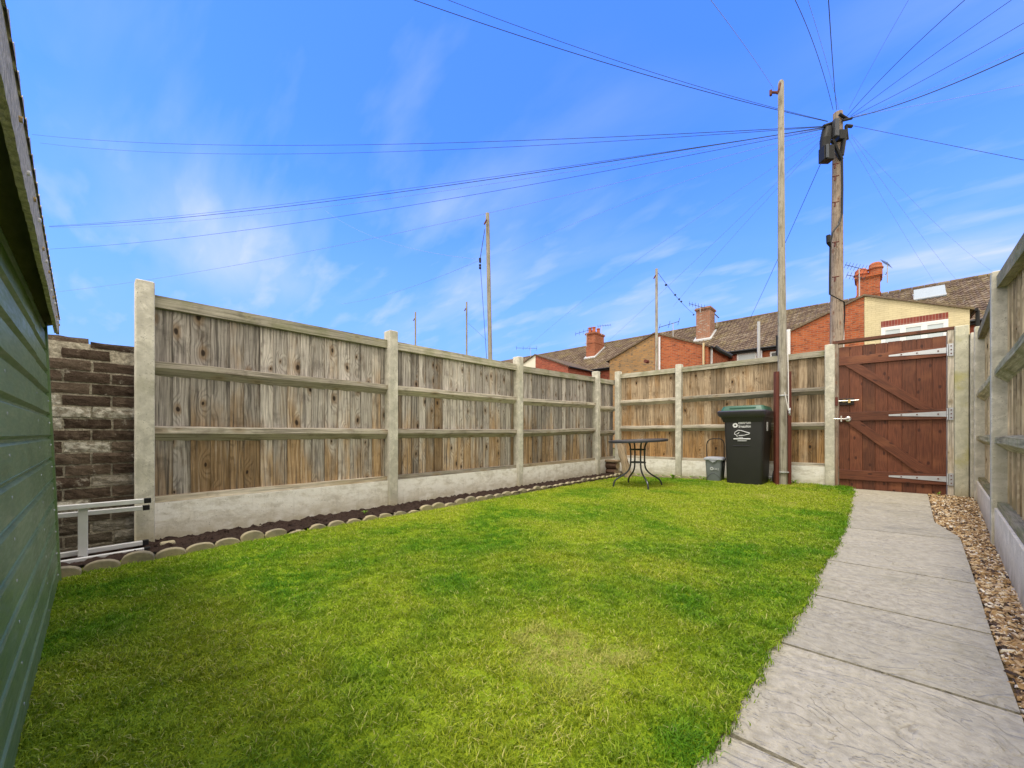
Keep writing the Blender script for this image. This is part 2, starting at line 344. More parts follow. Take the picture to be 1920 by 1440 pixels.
def sheet(name,x0f,x1f,y0,y1,nx,ny,dz,mat,amp=0,asc=20,**k):
    ys=np.linspace(y0,y1,ny); V=[];F=[]
    for y in ys:
        a,b=x0f(y),x1f(y)
        for t in np.linspace(0,1,nx): x=a+(b-a)*t; V.append((x,y,gz(x,y)+dz+(amp*math.sin(x*asc+math.sin(y*asc*.7)*2)*math.sin(y*asc*1.3+x*5)+amp*.8*(random.random()-.5) if amp else 0)))
    for j in range(ny-1):
        for i in range(nx-1): q=j*nx+i; F.append((q,q+1,q+nx+1,q+nx))
    me=bpy.data.meshes.new(name); me.from_pydata(V,[],F); me.polygons.foreach_set('use_smooth',[True]*len(F)); me.materials.append(mat)
    o=bpy.data.objects.new(name,me); COL.objects.link(o); return finish(o,**k)
m=MT('lawn_soil',.95,.1); p=m.pos(); n=m.noise(p,40,4); n2=m.noise(p,3,4)
m.col(m.mix(n,(.11,.16,.01),m.mix(n2,(.22,.36,.01),(.36,.42,.02)))); m.bump(n,.8,.02)
sheet('lawn_ground',lambda y:-3.34,lambda y:float(xl(y)+wig(y)),-.4,7.1,40,160,.010,m.m,kind='structure',label='soil and short turf under the lawn')
m=MT('bed_soil',.95,.1); p=m.pos(); n=m.noise(p,45,6,.7); m.col(m.mix(n,(.022,.014,.012),(.07,.045,.035))); m.bump(n,1,.03)
sheet('soil_bed',lambda y:-3.36,lambda y:-3.80,-.45,7.12,26,420,.035,m.m,amp=.012,asc=30,kind='structure',label='dark soil bed along the left fence')
# path slabs
def pathmat():
    m=MT('riven_stone_slabs',.85,.25); p=m.pos(); rx=m.sep(m.uv('rnd'))[0]
    warp=m.noise(p,2.2,5,.55,1.2)
    st=m.noise(m.map(p,(1.5,2.9,1),rot=(0,0,.3)),1.5,4,.5,2.2)
    f=m.math('FRACT',m.math('MULTIPLY',st,7.0)); edge=m.mr(f,.0,.16,0,1)
    n1=m.noise(p,30,5,.6); n2=m.noise(p,110,3,.6)
    c=m.mix(m.mr(n1,.3,.7),(.33,.30,.235),(.47,.43,.34))
    c=m.mix(m.mr(warp,.35,.7,0,.5),c,(.40,.368,.29))
    lines=m.math('MULTIPLY',m.math('SUBTRACT',1.0,edge),m.mr(m.noise(p,5,3),.48,.62,0,1))
    c=m.mix(m.math('MULTIPLY',lines,.5),c,(.16,.135,.10))
    pit=m.mr(m.vor(m.map(p,(1,1.9,1),rot=(0,0,.3)),44,'F1',1,0,True),.08,.2,1,0); pit=m.math('MULTIPLY',pit,m.mr(m.noise(p,6,3),.48,.68,0,1)); c=m.mix(m.math('MULTIPLY',pit,.5),c,(.17,.145,.11))
    c=m.mix(m.mr(m.noise(p,1.7,5,.6),.56,.70,0,.55),c,(.20,.195,.17)); c=m.mix(m.mr(m.noise(p,2.6,6,.65),.54,.68,0,.4),c,(.27,.25,.17))
    c=m.mix(m.mr(n2,.62,.72,0,.4),c,(.56,.53,.46)); c=m.mix(m.mr(m.noise(p,75,4,.7),.60,.70,0,.5),c,(.15,.13,.10))
    c=m.mix(1.0,c,m.mix(rx,(.86,.86,.85),(1.10,1.09,1.07)),'MULTIPLY')
    m.col(c)
    h=m.math('ADD',m.math('MULTIPLY',m.math('FLOOR',m.math('MULTIPLY',st,7.0)),.5),m.math('ADD',m.math('MULTIPLY',m.math('MINIMUM',f,.2),2.0),m.math('ADD',m.math('MULTIPLY',n1,.9),m.math('ADD',m.math('MULTIPLY',warp,5.0),m.math('MULTIPLY',pit,-.5)))))
    m.bump(h,.75,.011); return m.m
m=MT('joint_sand',.95,.1); n=m.noise(m.pos(),60,4); m.col(m.mix(n,(.08,.065,.03),(.19,.165,.08)))
sheet('path_bed',lambda y:-.42,lambda y:float(np.interp(y,ry_,rx_))-.004,-.5,7.05,5,80,-.010,m.m,kind='structure',label='sandy bedding showing in the path joints')
mb=MB(); js=[-.5,.5,1.15,1.79,2.43,3.17,4.38,5.93,7.05]; sl=[0,0,0,.01,0,.04,.12,.1,0]
XRf=lambda y: float(np.interp(y,ry_,rx_))
for i in range(len(js)-1):
    y0,y1=js[i]+.0075,js[i+1]-.0075; rr=(random.random(),random.random())
    n=max(2,int((y1-y0)/.12)); nx=4
    def P(t,u,dz):
        ya=y0+(y1-y0)*t; g=.5*(sl[i]*(1-t)+sl[i+1]*t)
        xr=XRf(ya); x=-.42+(xr+.42)*u; y=ya+g*(u-.5)*2
        xr2=XRf(y); x=-.42+(xr2+.42)*u
        return (x,y,gz(x,y)+dz)
    e=.006
    for a in range(n):
        for b in range(nx):
            q=[P(a/n,b/nx,0),P(a/n,(b+1)/nx,0),P((a+1)/n,(b+1)/nx,0),P((a+1)/n,b/nx,0)]
            mb.face(q,None,rr)
        for u in (0,1):
            mb.face([P(a/n,u,0),P((a+1)/n,u,0),P((a+1)/n,u,-.045),P(a/n,u,-.045)],None,rr)
    for b in range(nx):
        for t in (0,1): mb.face([P(t,b/nx,0),P(t,(b+1)/nx,0),P(t,(b+1)/nx,-.045),P(t,b/nx,-.045)],None,rr)
o=mk('path',mb,pathmat(),fixn=False,kind='structure',label='grey riven stone slab path leading to the gate')
# gravel strip base + chips
m=MT('gravel_base',.95,.1); n=m.noise(m.pos(),80,4); m.col(m.mix(n,(.05,.035,.02),(.20,.14,.07)))
FR=lambda y:.64+(y-4.385)*.215/2.325
sheet('gravel_bed',lambda y:float(np.interp(y,ry_,rx_))-.002,lambda y:FR(y)+.06,-.5,7.15,8,160,-.022,m.m,amp=.004,asc=40,kind='structure',label='dark base under the wood and stone chippings')
def chips():
    n=15000; y=rng.uniform(.6,7.12,n)
    keep=rng.random(n)<np.where(y<2.2,.55,1); y=y[keep]; n=len(y)
    a=np.interp(y,ry_,rx_)+.012; b=FR(y)+.045; x=a+(b-a)*rng.random(n)
    z=gza(x,y)-.016+rng.random(n)*.02
    Ln=rng.uniform(.007,.024,n); W=rng.uniform(.002,.006,n); T=rng.uniform(.002,.006,n)
    an=rng.uniform(0,6.28,n); ti=rng.normal(0,.35,n)
    ux=np.stack([np.cos(an)*np.cos(ti),np.sin(an)*np.cos(ti),np.sin(ti)],1); uy=np.stack([-np.sin(an),np.cos(an),rng.normal(0,.3,n)],1)
    uz=np.cross(ux,uy); c=np.stack([x,y,z],1)
    oc=np.array([(-1,-.6,-1),(.8,-1,-1),(1,.5,-1),(-.7,.9,-1),(-.8,-.4,1),(.6,-.7,1),(.8,.4,1),(-.5,.6,1)])
    V=(c[:,None,:]+oc[None,:,0:1]*(ux*Ln[:,None])[:,None,:]+oc[None,:,1:2]*(uy*W[:,None])[:,None,:]+oc[None,:,2:3]*(uz*T[:,None])[:,None,:]).reshape(-1,3)
    fq=np.array([(4,5,6,7),(0,1,5,4),(1,2,6,5),(2,3,7,6),(3,0,4,7)]); Fc=(fq[None]+(np.arange(n)*8)[:,None,None]).reshape(-1,4)
    me=bpy.data.meshes.new('chippings'); fastmesh(me,V,Fc)
    at_=me.attributes.new('rnd','FLOAT','POINT'); at_.data.foreach_set('value',np.repeat(rng.random(n),8).astype(np.float32))
    m=MT('chip_mat',.75,.3); an_=m.n.new('ShaderNodeAttribute'); an_.attribute_name='rnd'
    m.col(m.ramp(an_.outputs['Fac'],[(0,(.03,.02,.015)),(.2,(.13,.075,.035)),(.45,(.33,.20,.085)),(.68,(.46,.31,.15)),(.86,(.58,.45,.28)),(1,(.74,.68,.55))]))
    me.materials.append(m.m); o=bpy.data.objects.new('chippings',me); COL.objects.link(o); finish(o,'golden brown chippings between the slab path and right fence','chippings',None,'stuff')
def fastmesh(me,V,F):
    nv,nf,k=len(V),len(F),F.shape[1]
    me.vertices.add(nv); me.vertices.foreach_set('co',V.astype(np.float32).ravel())
    me.loops.add(nf*k); me.loops.foreach_set('vertex_index',F.astype(np.int32).ravel())
    me.polygons.add(nf); me.polygons.foreach_set('loop_start',(np.arange(nf)*k).astype(np.int32)); me.polygons.foreach_set('loop_total',np.full(nf,k,dtype=np.int32))
    me.update(calc_edges=True)
chips()
# ---------------------------------------------------------------- grass
def vnoise(x,y,s,seed):
    r=np.random.default_rng(seed); G=r.random((128,128)); X=x*s+50;Y=y*s+50
    xi=np.floor(X).astype(int);yi=np.floor(Y).astype(int);fx=X-xi;fy=Y-yi;fx=fx*fx*(3-2*fx);fy=fy*fy*(3-2*fy)
    g=lambda i,j:G[i%128,j%128]
    return (g(xi,yi)*(1-fx)+g(xi+1,yi)*fx)*(1-fy)+(g(xi,yi+1)*(1-fx)+g(xi+1,yi+1)*fx)*fy
def grass():
    n=1500000
    x=rng.uniform(-3.36,-.1,n); y=rng.uniform(-.14,7.08,n)
    d=np.hypot(x,y); dep=x*FX+y*FY; lat=x*RX+y*RY
    vis=(dep>-.3)
    dens=np.clip(1.4-.25*d,.32,1)
    edge=(xl(y)+wig(y)+rng.normal(0,.012,n)+.006)
    clump=vnoise(x,y,22,1)*.6+vnoise(x,y,60,2)*.4
    k=vis&(rng.random(n)<dens*(.6+.75*clump))&(x<edge)
    x=x[k];y=y[k];d=d[k];n=len(x)
    big=vnoise(x,y,1.5,5)*.5+vnoise(x,y,3.7,6)*.3+vnoise(x,y,9,7)*.2
    cl=vnoise(x,y,22,1)
    hgt=(.009+.017*rng.random(n)**1.4)*(.55+.75*cl)*(.7+.6*big)
    hgt*=1+1.1*np.clip((y-6.82)/.15,0,1)*rng.random(n)
    for ox,oy,orr in ((-.95,6.82,.2),(-1.38,6.5,.3),(-1.83,6.62,.2),(-2.5,5.5,0.0)):
        if orr: hgt*=1+.7*np.clip(1-np.abs(np.hypot(x-ox,y-oy)-orr)/.08,0,1)*rng.random(n)
    nearp=np.clip((x-(xl(y)-.2))/.2,0,1); hgt*=1+.15*nearp
    w=rng.uniform(.0010,.0023,n)*np.clip(.85+.13*d,1,1.9)
    an=rng.uniform(0,6.283,n); lean=rng.uniform(.1,1.45,n); la=an+rng.normal(0,.6,n)+vnoise(x,y,14,9)*5
    px,py=np.cos(an),np.sin(an); lx_,ly2=np.cos(la),np.sin(la)
    z0=gza(x,y)+.006
    c=np.stack([x,y,z0],1); P=np.stack([px,py,0*px],1)*w[:,None]; Ld=np.stack([lx_,ly2,0*px],1)
    up=np.array([0,0,1.0])
    a=np.cos(lean);b=np.sin(lean)
    mid=c+up*(hgt*.55)[:,None]+Ld*(hgt*.22*b)[:,None]
    tip=c+up*(hgt*(.55+.45*a))[:,None]+Ld*(hgt*(.35+.75*b))[:,None]
    V=np.stack([c-P,c+P,mid+P*.8,mid-P*.8,tip],1).reshape(-1,3)
    base=(np.arange(n)*5)[:,None]
    F=np.concatenate([base+np.array([[0,1,2]]),base+np.array([[0,2,3]]),base+np.array([[3,2,4]])],0)
    me=bpy.data.meshes.new('lawn_grass'); fastmesh(me,V,F)
    yel=vnoise(x,y,1.1,11)*.45+vnoise(x,y,3.1,12)*.35+vnoise(x,y,8,13)*.2
    nl=np.clip((.55-(x+3.35))/.55,0,1)*np.clip((5-y)/2,0,1)   # drier turf by the edging
    yel=yel+.20*nl
    for gx,gy,gs,ga in ((-.84,1.16,.13,.30),(-.6,1.35,.1,.2),(-.95,2.25,.2,.22),(-1.6,1.9,.2,.15),(-2.9,2.0,.25,.2),(-.8,4.5,.5,.12),(-2.0,4.6,.5,.12)): yel=yel+ga*np.exp(-((x-gx)**2+(y-gy)**2)/(2*gs*gs))*(.5+vnoise(x,y,12,31))
    pe=np.clip((x-(xl(y)-.55))/.5,0,1); yel=yel-.12*pe
    A=me.attributes.new('ga','FLOAT_VECTOR','POINT')
    att=np.stack([np.repeat(rng.random(n),5),np.repeat(yel,5),np.tile([0,0,.5,.5,1],n)],1).astype(np.float32); A.data.foreach_set('vector',att.ravel())
    m=MT('grass_blades',.6,.25); an_=m.n.new('ShaderNodeAttribute'); an_.attribute_name='ga'
    r_,yv,t=m.sep(an_.outputs['Vector'])
    g=m.mix(m.mr(yv,.18,.74,0,1),(.125,.315,.010),(.42,.50,.030))
    g=m.mix(m.mr(r_,0,1,0,1),m.mix(1.0,g,(.5,.58,.5),'MULTIPLY'),m.mix(1.0,g,(1.45,1.35,1.5),'MULTIPLY'))
    g=m.mix(m.mr(m.math('ADD',r_,m.math('MULTIPLY',yv,.22)),1.0,1.08,0,.8),g,(.78,.70,.28))
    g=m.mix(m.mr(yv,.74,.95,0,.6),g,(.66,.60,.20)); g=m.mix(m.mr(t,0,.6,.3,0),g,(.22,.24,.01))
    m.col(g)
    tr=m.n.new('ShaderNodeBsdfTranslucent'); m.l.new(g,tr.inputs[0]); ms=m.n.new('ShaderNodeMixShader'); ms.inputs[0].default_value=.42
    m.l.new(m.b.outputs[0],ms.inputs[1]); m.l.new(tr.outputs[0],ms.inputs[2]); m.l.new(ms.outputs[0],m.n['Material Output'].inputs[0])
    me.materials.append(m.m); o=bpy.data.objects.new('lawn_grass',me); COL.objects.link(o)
    finish(o,'bright green short lawn filling the garden','grass',None,'stuff'); print('blades',n)
grass()
# ---------------------------------------------------------------- fences
def frame(ox,oy,dx,dy,nx,ny):
    return Matrix(((dx,nx,0,ox),(dy,ny,0,oy),(0,0,1,0),(0,0,0,1)))   # local (s along, n towards the yard, z)
def fence(name,fr,posts,bays,label,pm,bm,rm,cm,gm,depthn=.07,rails=((1.327,),(.85,)),gtop=.30,pw=.10,base=-.05,flat=False):
    """posts: (s, ztop); bays: (s0,s1,zcap0,zcap1)"""
    o0=fr@Vector((posts[0][0],0,0)); root=thing(name,(o0.x,o0.y,0),label,'fence')
    for s,zt in posts:
        mb=MB(); mb.M=fr; mb.box((s-pw/2,-.10,base),(s+pw/2,.025,zt),2,ch=.006); mk('post',mb,pm,root,fixn=True)
    for (s0,s1,c0,c1) in bays:
        zc=lambda s:c0+(c1-c0)*(s-s0)/(s1-s0)
        mb=MB(); mb.M=fr; s=s0; tone=random.random()*.3
        while s<s1-.01:
            wd=min(random.uniform(.095,.125),s1-s); e=min(s+wd,s1)
            t0,t1=.018,.006
            top=lambda q:zc(q)-.05; zb=gtop+.03
            b=-depthn
            j=random.uniform(-.002,.002)
            mb.poly([(s,b-.03,zb),(e,b-.03,zb),(e,b+j-.012,zb),(s,b+j,zb),(s,b-.03,top(s)),(e,b-.03,top(e)),(e,b+j-.012,top(e)),(s,b+j,top(s))],2)
            s=e
        pan=mk('board_panel',mb,bm,root,fixn=False)
        n0=-depthn
        for k,(z,) in enumerate(rails):
            mb=MB(); mb.M=fr; off=(random.uniform(0,50),random.uniform(0,50)); rr=(random.random(),random.random())
            nseg=6; pr=lambda q:[(n0-.005,z+.004),(n0+.055,z-.008),(n0+.055,z-.05),(n0-.005,z-.105)]
            for a in range(nseg):
                qa=s0+(s1-s0)*a/nseg; qb=s0+(s1-s0)*(a+1)/nseg; dza=0 if flat else zc(qa)-c0; dzb=0 if flat else zc(qb)-c0
                wa=.003*math.sin(a*1.7+k); wb=.003*math.sin((a+1)*1.7+k)
                A=pr(qa);B=pr(qb)
                for i in range(4):
                    j=(i+1)%4
                    p=[(qa,A[i][0],A[i][1]+dza+wa),(qb,B[i][0],B[i][1]+dzb+wb),(qb,B[j][0],B[j][1]+dzb+wb),(qa,A[j][0],A[j][1]+dza+wa)]
                    u=[0,.06,.11,.2,.3]
                    mb.face(p,[(u[i]+off[0],qa+off[1]),(u[i]+off[0],qb+off[1]),(u[i+1]+off[0],qb+off[1]),(u[i+1]+off[0],qa+off[1])],rr)
            mk('rail',mb,rm,pan)
        mb=MB(); mb.M=fr
        mb.poly([(s0,n0-.045,c0-.085),(s1,n0-.045,c1-.085),(s1,n0+.045,c1-.085),(s0,n0+.045,c0-.085),(s0,n0-.045,c0),(s1,n0-.045,c1),(s1,n0+.045,c1),(s0,n0+.045,c0)],0)
        mk('capping_rail',mb,cm,pan)
        mb=MB(); mb.M=fr; mb.box((s0,n0-.03,gtop),(s1,n0+.042,gtop+.045),0); mk('bottom_rail',mb,rm,pan)
        mb=MB(); mb.M=fr; mb.box((s0,n0-.02,-.06),(s1,n0+.055,gtop-.002),0); mk('gravel_board',mb,gm,root)
    return root
LX=-3.755
frL=frame(LX,0,0,1,1,0)
pL=[(.235,1.877),(2.165,1.90),(4.21,1.92),(6.40,1.965)]
bL=[(.285,2.115,1.80,1.80),(2.215,4.16,1.80,1.81),(4.26,6.35,1.80,1.855),(6.45,7.13,1.85,1.87)]
fence('wooden_fence',frL,pL,bL,'long weathered grey-brown board fence with pale concrete posts beside the soil bed',M['post'],M['fence'],M['rail'],M['cap'],M['gravelb'],rails=((1.327,),(.85,)),gtop=.30)
frB=frame(0,7.10,1,0,0,-1)
pB=[(-3.72,2.04),(-2.53,2.04)]
bB=[(-3.67,-2.58,1.99,1.985),(-2.48,-.485,1.985,2.0)]
fb=fence('wooden_fence',frB,pB,bB,'brown board fence along the back, behind the table and the black bin',M['post'],M['fence_back'],M['rail'],M['cap'],M['gravelb'],rails=((1.46,),(.95,)),gtop=.325)
mb=MB(); mb.box((-.487,7.045,-.02),(-.375,7.17,2.06),2,ch=.008); mk('post',mb,M['post'],fb)
dR=Vector((.215,2.325)).normalized()
frR=frame(.630,4.385,dR.x,dR.y,-dR.y,dR.x)
# local s=0 at the near corner of the closest visible post; posts reach n=0..-.10
sp=2.335
pR=[(-2*sp+.05,1.70),(-sp+.05,1.70),(.05,1.965),(sp+.05,2.0),(sp+.40,1.98)]
bR=[(-2*sp+.10,-sp,1.62,1.62),(-sp+.10,0,1.64,1.925),(.10,sp,1.90,1.94),(sp+.10,sp+.35,1.93,1.93)]
frR2=frR@Matrix.Translation((0,-.025,0))
fence('wooden_fence',frR2,pR,bR,'pale board fence with greenish rails beside the chippings on the right',M['post'],M['rfence'],M['rcap'],M['rcap'],M['gravelr'],depthn=.045,rails=((1.265,),(.785,)),gtop=.27,flat=True)
rf_=bpy.data.objects['wooden_fence.002']; mb=MB(); mb.box((.853,6.99,-.03),(.945,7.10,1.985),2,ch=.006); mk('post',mb,M['post'],rf_)
mb=MB(); mb.box((.732,7.02,-.03),(.845,7.16,2.09),2,ch=.008); mk('concrete_post',mb,M['postg'],label='algae stained concrete post on the hinge side of the gate',cat='post',loc=(.79,7.09,0))
# ---------------------------------------------------------------- gate
gf=thing('gate_frame',(.17,7.12,0),'thin wooden frame of greyish jambs and a dark red-brown top bar around the gate','gate frame')
mb=MB(); mb.box((-.373,7.05,0),(-.340,7.15,2.055)); mk('jamb',mb,M['upole'],gf)
mb=MB(); mb.box((.678,7.05,0),(.728,7.15,2.055)); mk('jamb',mb,M['rail'],gf)
mb=MB(); mb.box((-.40,7.045,2.057),(.735,7.155,2.095),0); mk('top_bar',mb,M['gate'],gf)
mb=MB(); mb.box((-.372,7.037,1.19),(-.343,7.048,1.31)); mk('latch_keep',mb,M['rust'],gf)
g=thing('garden_gate',(.17,7.12,.04),'red-brown ledged and braced wooden gate with three long strap hinges','gate')
GY=7.075
mb=MB(); x=-.335
ws=[.10,.115,.11,.105,.115,.11,.12,.105]; sc_=(.672+.335)/sum(ws)
for wd in ws:
    wd*=sc_; j=random.uniform(-.001,.001)
    mb.box((x+.0015,GY+j,.04),(x+wd-.0015,GY+.02,2.0+random.uniform(-.002,.002)))
    x+=wd
mb.box((-.33,GY+.012,.045),(.667,GY+.022,1.99),r=(0,0))
mk('boards',mb,M['gate'],g,bevel=.002)
for z0,z1 in ((1.745,1.86),(.975,1.095),(.17,.30)):
    mb=MB(); mb.box((-.333,GY-.024,z0),(.67,GY-.001,z1),0); mk('ledge',mb,M['gate'],g,bevel=.003)
for (a,b,zt,c,d,zb) in ((-.271,-.116,1.743,.438,.579,1.097),(-.27,-.12,.973,.43,.60,.302)):
    mb=MB(); P=[(a,zt),(b,zt),(d,zb),(c,zb)]
    L_=math.hypot(c-a,zt-zb); y0,y1=GY-.023,GY-.0015; rr=(random.random(),.5); off=random.uniform(0,40)
    uvp=[(off,0),(off+.1,0),(off+.1,L_),(off,L_)]
    mb.face([(p[0],y0,p[1]) for p in P],uvp,rr); mb.face([(p[0],y1,p[1]) for p in P[::-1]],uvp,rr)
    for i in range(4):
        p,q=P[i],P[(i+1)%4]; mb.face([(p[0],y0,p[1]),(q[0],y0,q[1]),(q[0],y1,q[1]),(p[0],y1,p[1])],uvp,rr)
    mk('brace',mb,M['gate'],g,bevel=.003)
for zc in (1.815,1.04,.245):
    mb=MB(); y0,y1=GY-.029,GY-.0245
    mb.prism([(.165,zc-.010),(.668,zc-.034),(.668,zc+.034),(.165,zc+.010)][::1],y0,y1)
    h=mk('strap_hinge',mb,M['metal'],g)
    mb=MB(); mb.box((.688,7.036,zc-.075),(.724,7.046,zc+.075)); mb.tube([(.678,7.04,zc-.07),(.678,7.04,zc+.07)],.008,8); mk('hinge_plate',mb,M['metal'],h)
    for xx in (.28,.42,.60):
        mb=MB(); mb.tube([(xx,y0-.006,zc),(xx,y0+.001,zc)],.008,8); mk('bolt_head',mb,M['rust'],h)
    for zz in (-.045,0,.045):
        mb=MB(); mb.tube([(.706,7.031,zc+zz),(.706,7.037,zc+zz)],.007,8); mk('bolt_head',mb,M['rust'],h)
lk=MB(); lk.box((-.325,GY-.030,1.195),(-.175,GY-.001,1.285)); b=mk('rim_bolt',lk,simple('dark_lock_case',(.03,.018,.015),.5),g,bevel=.004)
mb=MB(); mb.tube([(-.335,GY-.045,1.25),(-.20,GY-.045,1.25),(-.125,GY-.045,1.254)],.010,10); mk('bolt_rod',mb,M['chrome'],b,smooth='auto')
mb=MB(); mb.box((-.29,GY-.052,1.235),(-.26,GY-.03,1.267)); mk('bolt_guide',mb,M['brass'],b); mb=MB(); mb.box((-.235,GY-.058,1.22),(-.21,GY-.03,1.265)); mk('bolt_guide',mb,M['brass'],b)
mb=MB(); mb.M=Matrix.Translation((-.235,GY-.026,1.0))@Matrix.Rotation(math.pi/2,4,'X'); mb.lathe((0,0,0),[(.034,-.02),(.034,.006),(.026,.012),(.024,.004),(0,.004)],24); hd=mk('door_handle',mb,M['chrome'],g,smooth='auto')
mb=MB(); mb.tube([(-.235,GY-.03,1.0),(-.235,GY-.07,1.0),(-.26,GY-.08,1.0),(-.385,GY-.08,1.005)],.0095,10); mb.box((-.312,GY-.09,.965),(-.298,GY-.07,1.045)); mk('lever',mb,M['chrome'],hd,smooth='auto')
# ---------------------------------------------------------------- old brick wall (left)
def oldwall():
    root=thing('brick_wall',(-3.95,-.8,0),'old crumbling dark brick wall between the green shed and first fence post','wall')
    m=MT('old_brick',.95,.1); p=m.pos(); r1,r2,_=m.sep(m.uv('rnd')); n=m.noise(p,28,6,.65); n2=m.noise(p,90,4,.6)
    c=m.ramp(r1,[(0,(.045,.030,.022)),(.5,(.085,.060,.045)),(.76,(.15,.115,.085)),(.80,(.22,.19,.15)),(1,(.30,.265,.21))])
    c=m.mix(m.mr(n,.40,.66,0,.6),c,m.mix(r2,(.045,.03,.025),(.20,.155,.115)))
    white=m.math('MULTIPLY',m.mr(r1,.79,.82,.0,1),m.mr(n,.38,.60,0,.85)); c=m.mix(white,c,(.60,.57,.50))
    c=m.mix(m.mr(m.noise(p,12,5,.7),.60,.68,0,.55),c,(.50,.46,.39))
    c=m.mix(m.mr(m.sep(p)[2],.32,.18,0,.55),c,(.11,.10,.075))
    m.col(c); m.bump(m.math('ADD',n,m.math('MULTIPLY',n2,.5)),1.0,.015); bm_=m.m
    m=MT('old_mortar',.95,.1); n=m.noise(m.pos(),40,6,.7); m.col(m.mix(m.mr(n,.3,.7),(.22,.19,.145),(.62,.56,.45))); m.bump(n,1,.02); mm=m.m
    mb=MB(); mb.box((-4.10,-2.6,-.05),(-3.9035,.236,1.41)); mk('mortar',mb,mm,root)
    mb=MB(); ch=.0785; z=-.03; row=0
    while z<1.44:
        y=.240; k=0; first=.265 if row%2==0 else .165
        while y>-2.6:
            ln=first if k==0 else (.225 if (row%2==0 or k%2==0) else .225)
            ln+=random.uniform(-.008,.008)
            y1=max(-2.6,y-ln)
            if z>1.40 and random.random()<.12 and k>2: y=y1; k+=1; continue
            d=random.uniform(-.002,.007)+(0 if z<1.3 else random.uniform(-.02,.0)); zt=z+ch-.0125+random.uniform(-.003,.003)
            if z>1.36: zt-=random.uniform(0,.03)
            xf=-3.895+d; g_=.0055
            jit=lambda:random.uniform(-.004,.004)
            # bumpy front with 4x3 grid
            rr=(random.random(),random.random()); nyy,nzz=5,3; grid=[]
            for a in range(nyy+1):
                for b in range(nzz+1):
                    e=(a in(0,nyy)) or (b in (0,nzz))
                    yy=(y-g_)+(y1-y+2*g_)*a/nyy+ (jit()*.6 if e else 0); zz=z+(zt-z)*b/nzz+(jit()*.6 if e else 0)
                    grid.append((xf-(.004 if e else 0)+jit()*.9,yy,zz))
            for a in range(nyy):
                for b in range(nzz):
                    q=a*(nzz+1)+b; mb.face([grid[q],grid[q+1],grid[q+nzz+2],grid[q+nzz+1]],None,rr)
            def side(ix):
                for i in range(len(ix)-1):
                    A,B=grid[ix[i]],grid[ix[i+1]]; mb.face([A,B,(xf-.15,B[1],B[2]),(xf-.15,A[1],A[2])],None,rr)
            side([b for b in range(nzz+1)]); side([a*(nzz+1)+nzz for a in range(nyy+1)]); side([nyy*(nzz+1)+b for b in range(nzz,-1,-1)]); side([a*(nzz+1) for a in range(nyy,-1,-1)])
            y=y1; k+=1
        z+=ch; row+=1
    mk('bricks',mb,bm_,root,fixn=False)
oldwall()
# ---------------------------------------------------------------- ladder on its side in front of the brick wall
la=thing('ladder',(-3.6,-.0,0),'pale metal ladder frame lying on its side against the old brick wall','ladder')
def bar(name,p,q,w_,h_,mat,par):
    p=Vector(p);q=Vector(q);d=(q-p); ln=d.length; d.normalize(); side=Vector((1,0,0)); up=side.cross(d).normalized() if abs(d.x)<.9 else Vector((0,0,1))
    Mx=Matrix((( side.x,d.x,up.x,p.x),(side.y,d.y,up.y,p.y),(side.z,d.z,up.z,p.z),(0,0,0,1)))
    mb=MB(); mb.M=Mx; mb.box((-w_/2,0,-h_/2),(w_/2,ln,h_/2),1); return mk(name,mb,mat,par,bevel=.003)
ye=.215; ys=-.75
for (x,z0,z1) in ((-3.52,.362,.356),(-3.62,.308,.296)):
    s_=bar('stile',(x,ys,z0),(x,ye,z1),.026,.029,M['alu'],la)
    bar('end_cap',(x,ye,z1),(x,ye+.035,z1),.030,.033,M['black'],s_)
for (x,z0,z1) in ((-3.50,.035,.035),(-3.62,.055,.06)):
    s_=bar('stile',(x,ys,z0),(x,ye,z1),.026,.030,M['alu'],la)
    bar('end_cap',(x,ye,z1),(x,ye+.03,z1),.030,.034,M['black'],s_)
for y_ in (-.055,-.45):
    bar('crossbar',(-3.56,y_,.04),(-3.56,y_,.345),.042,.042,M['alu'],la)
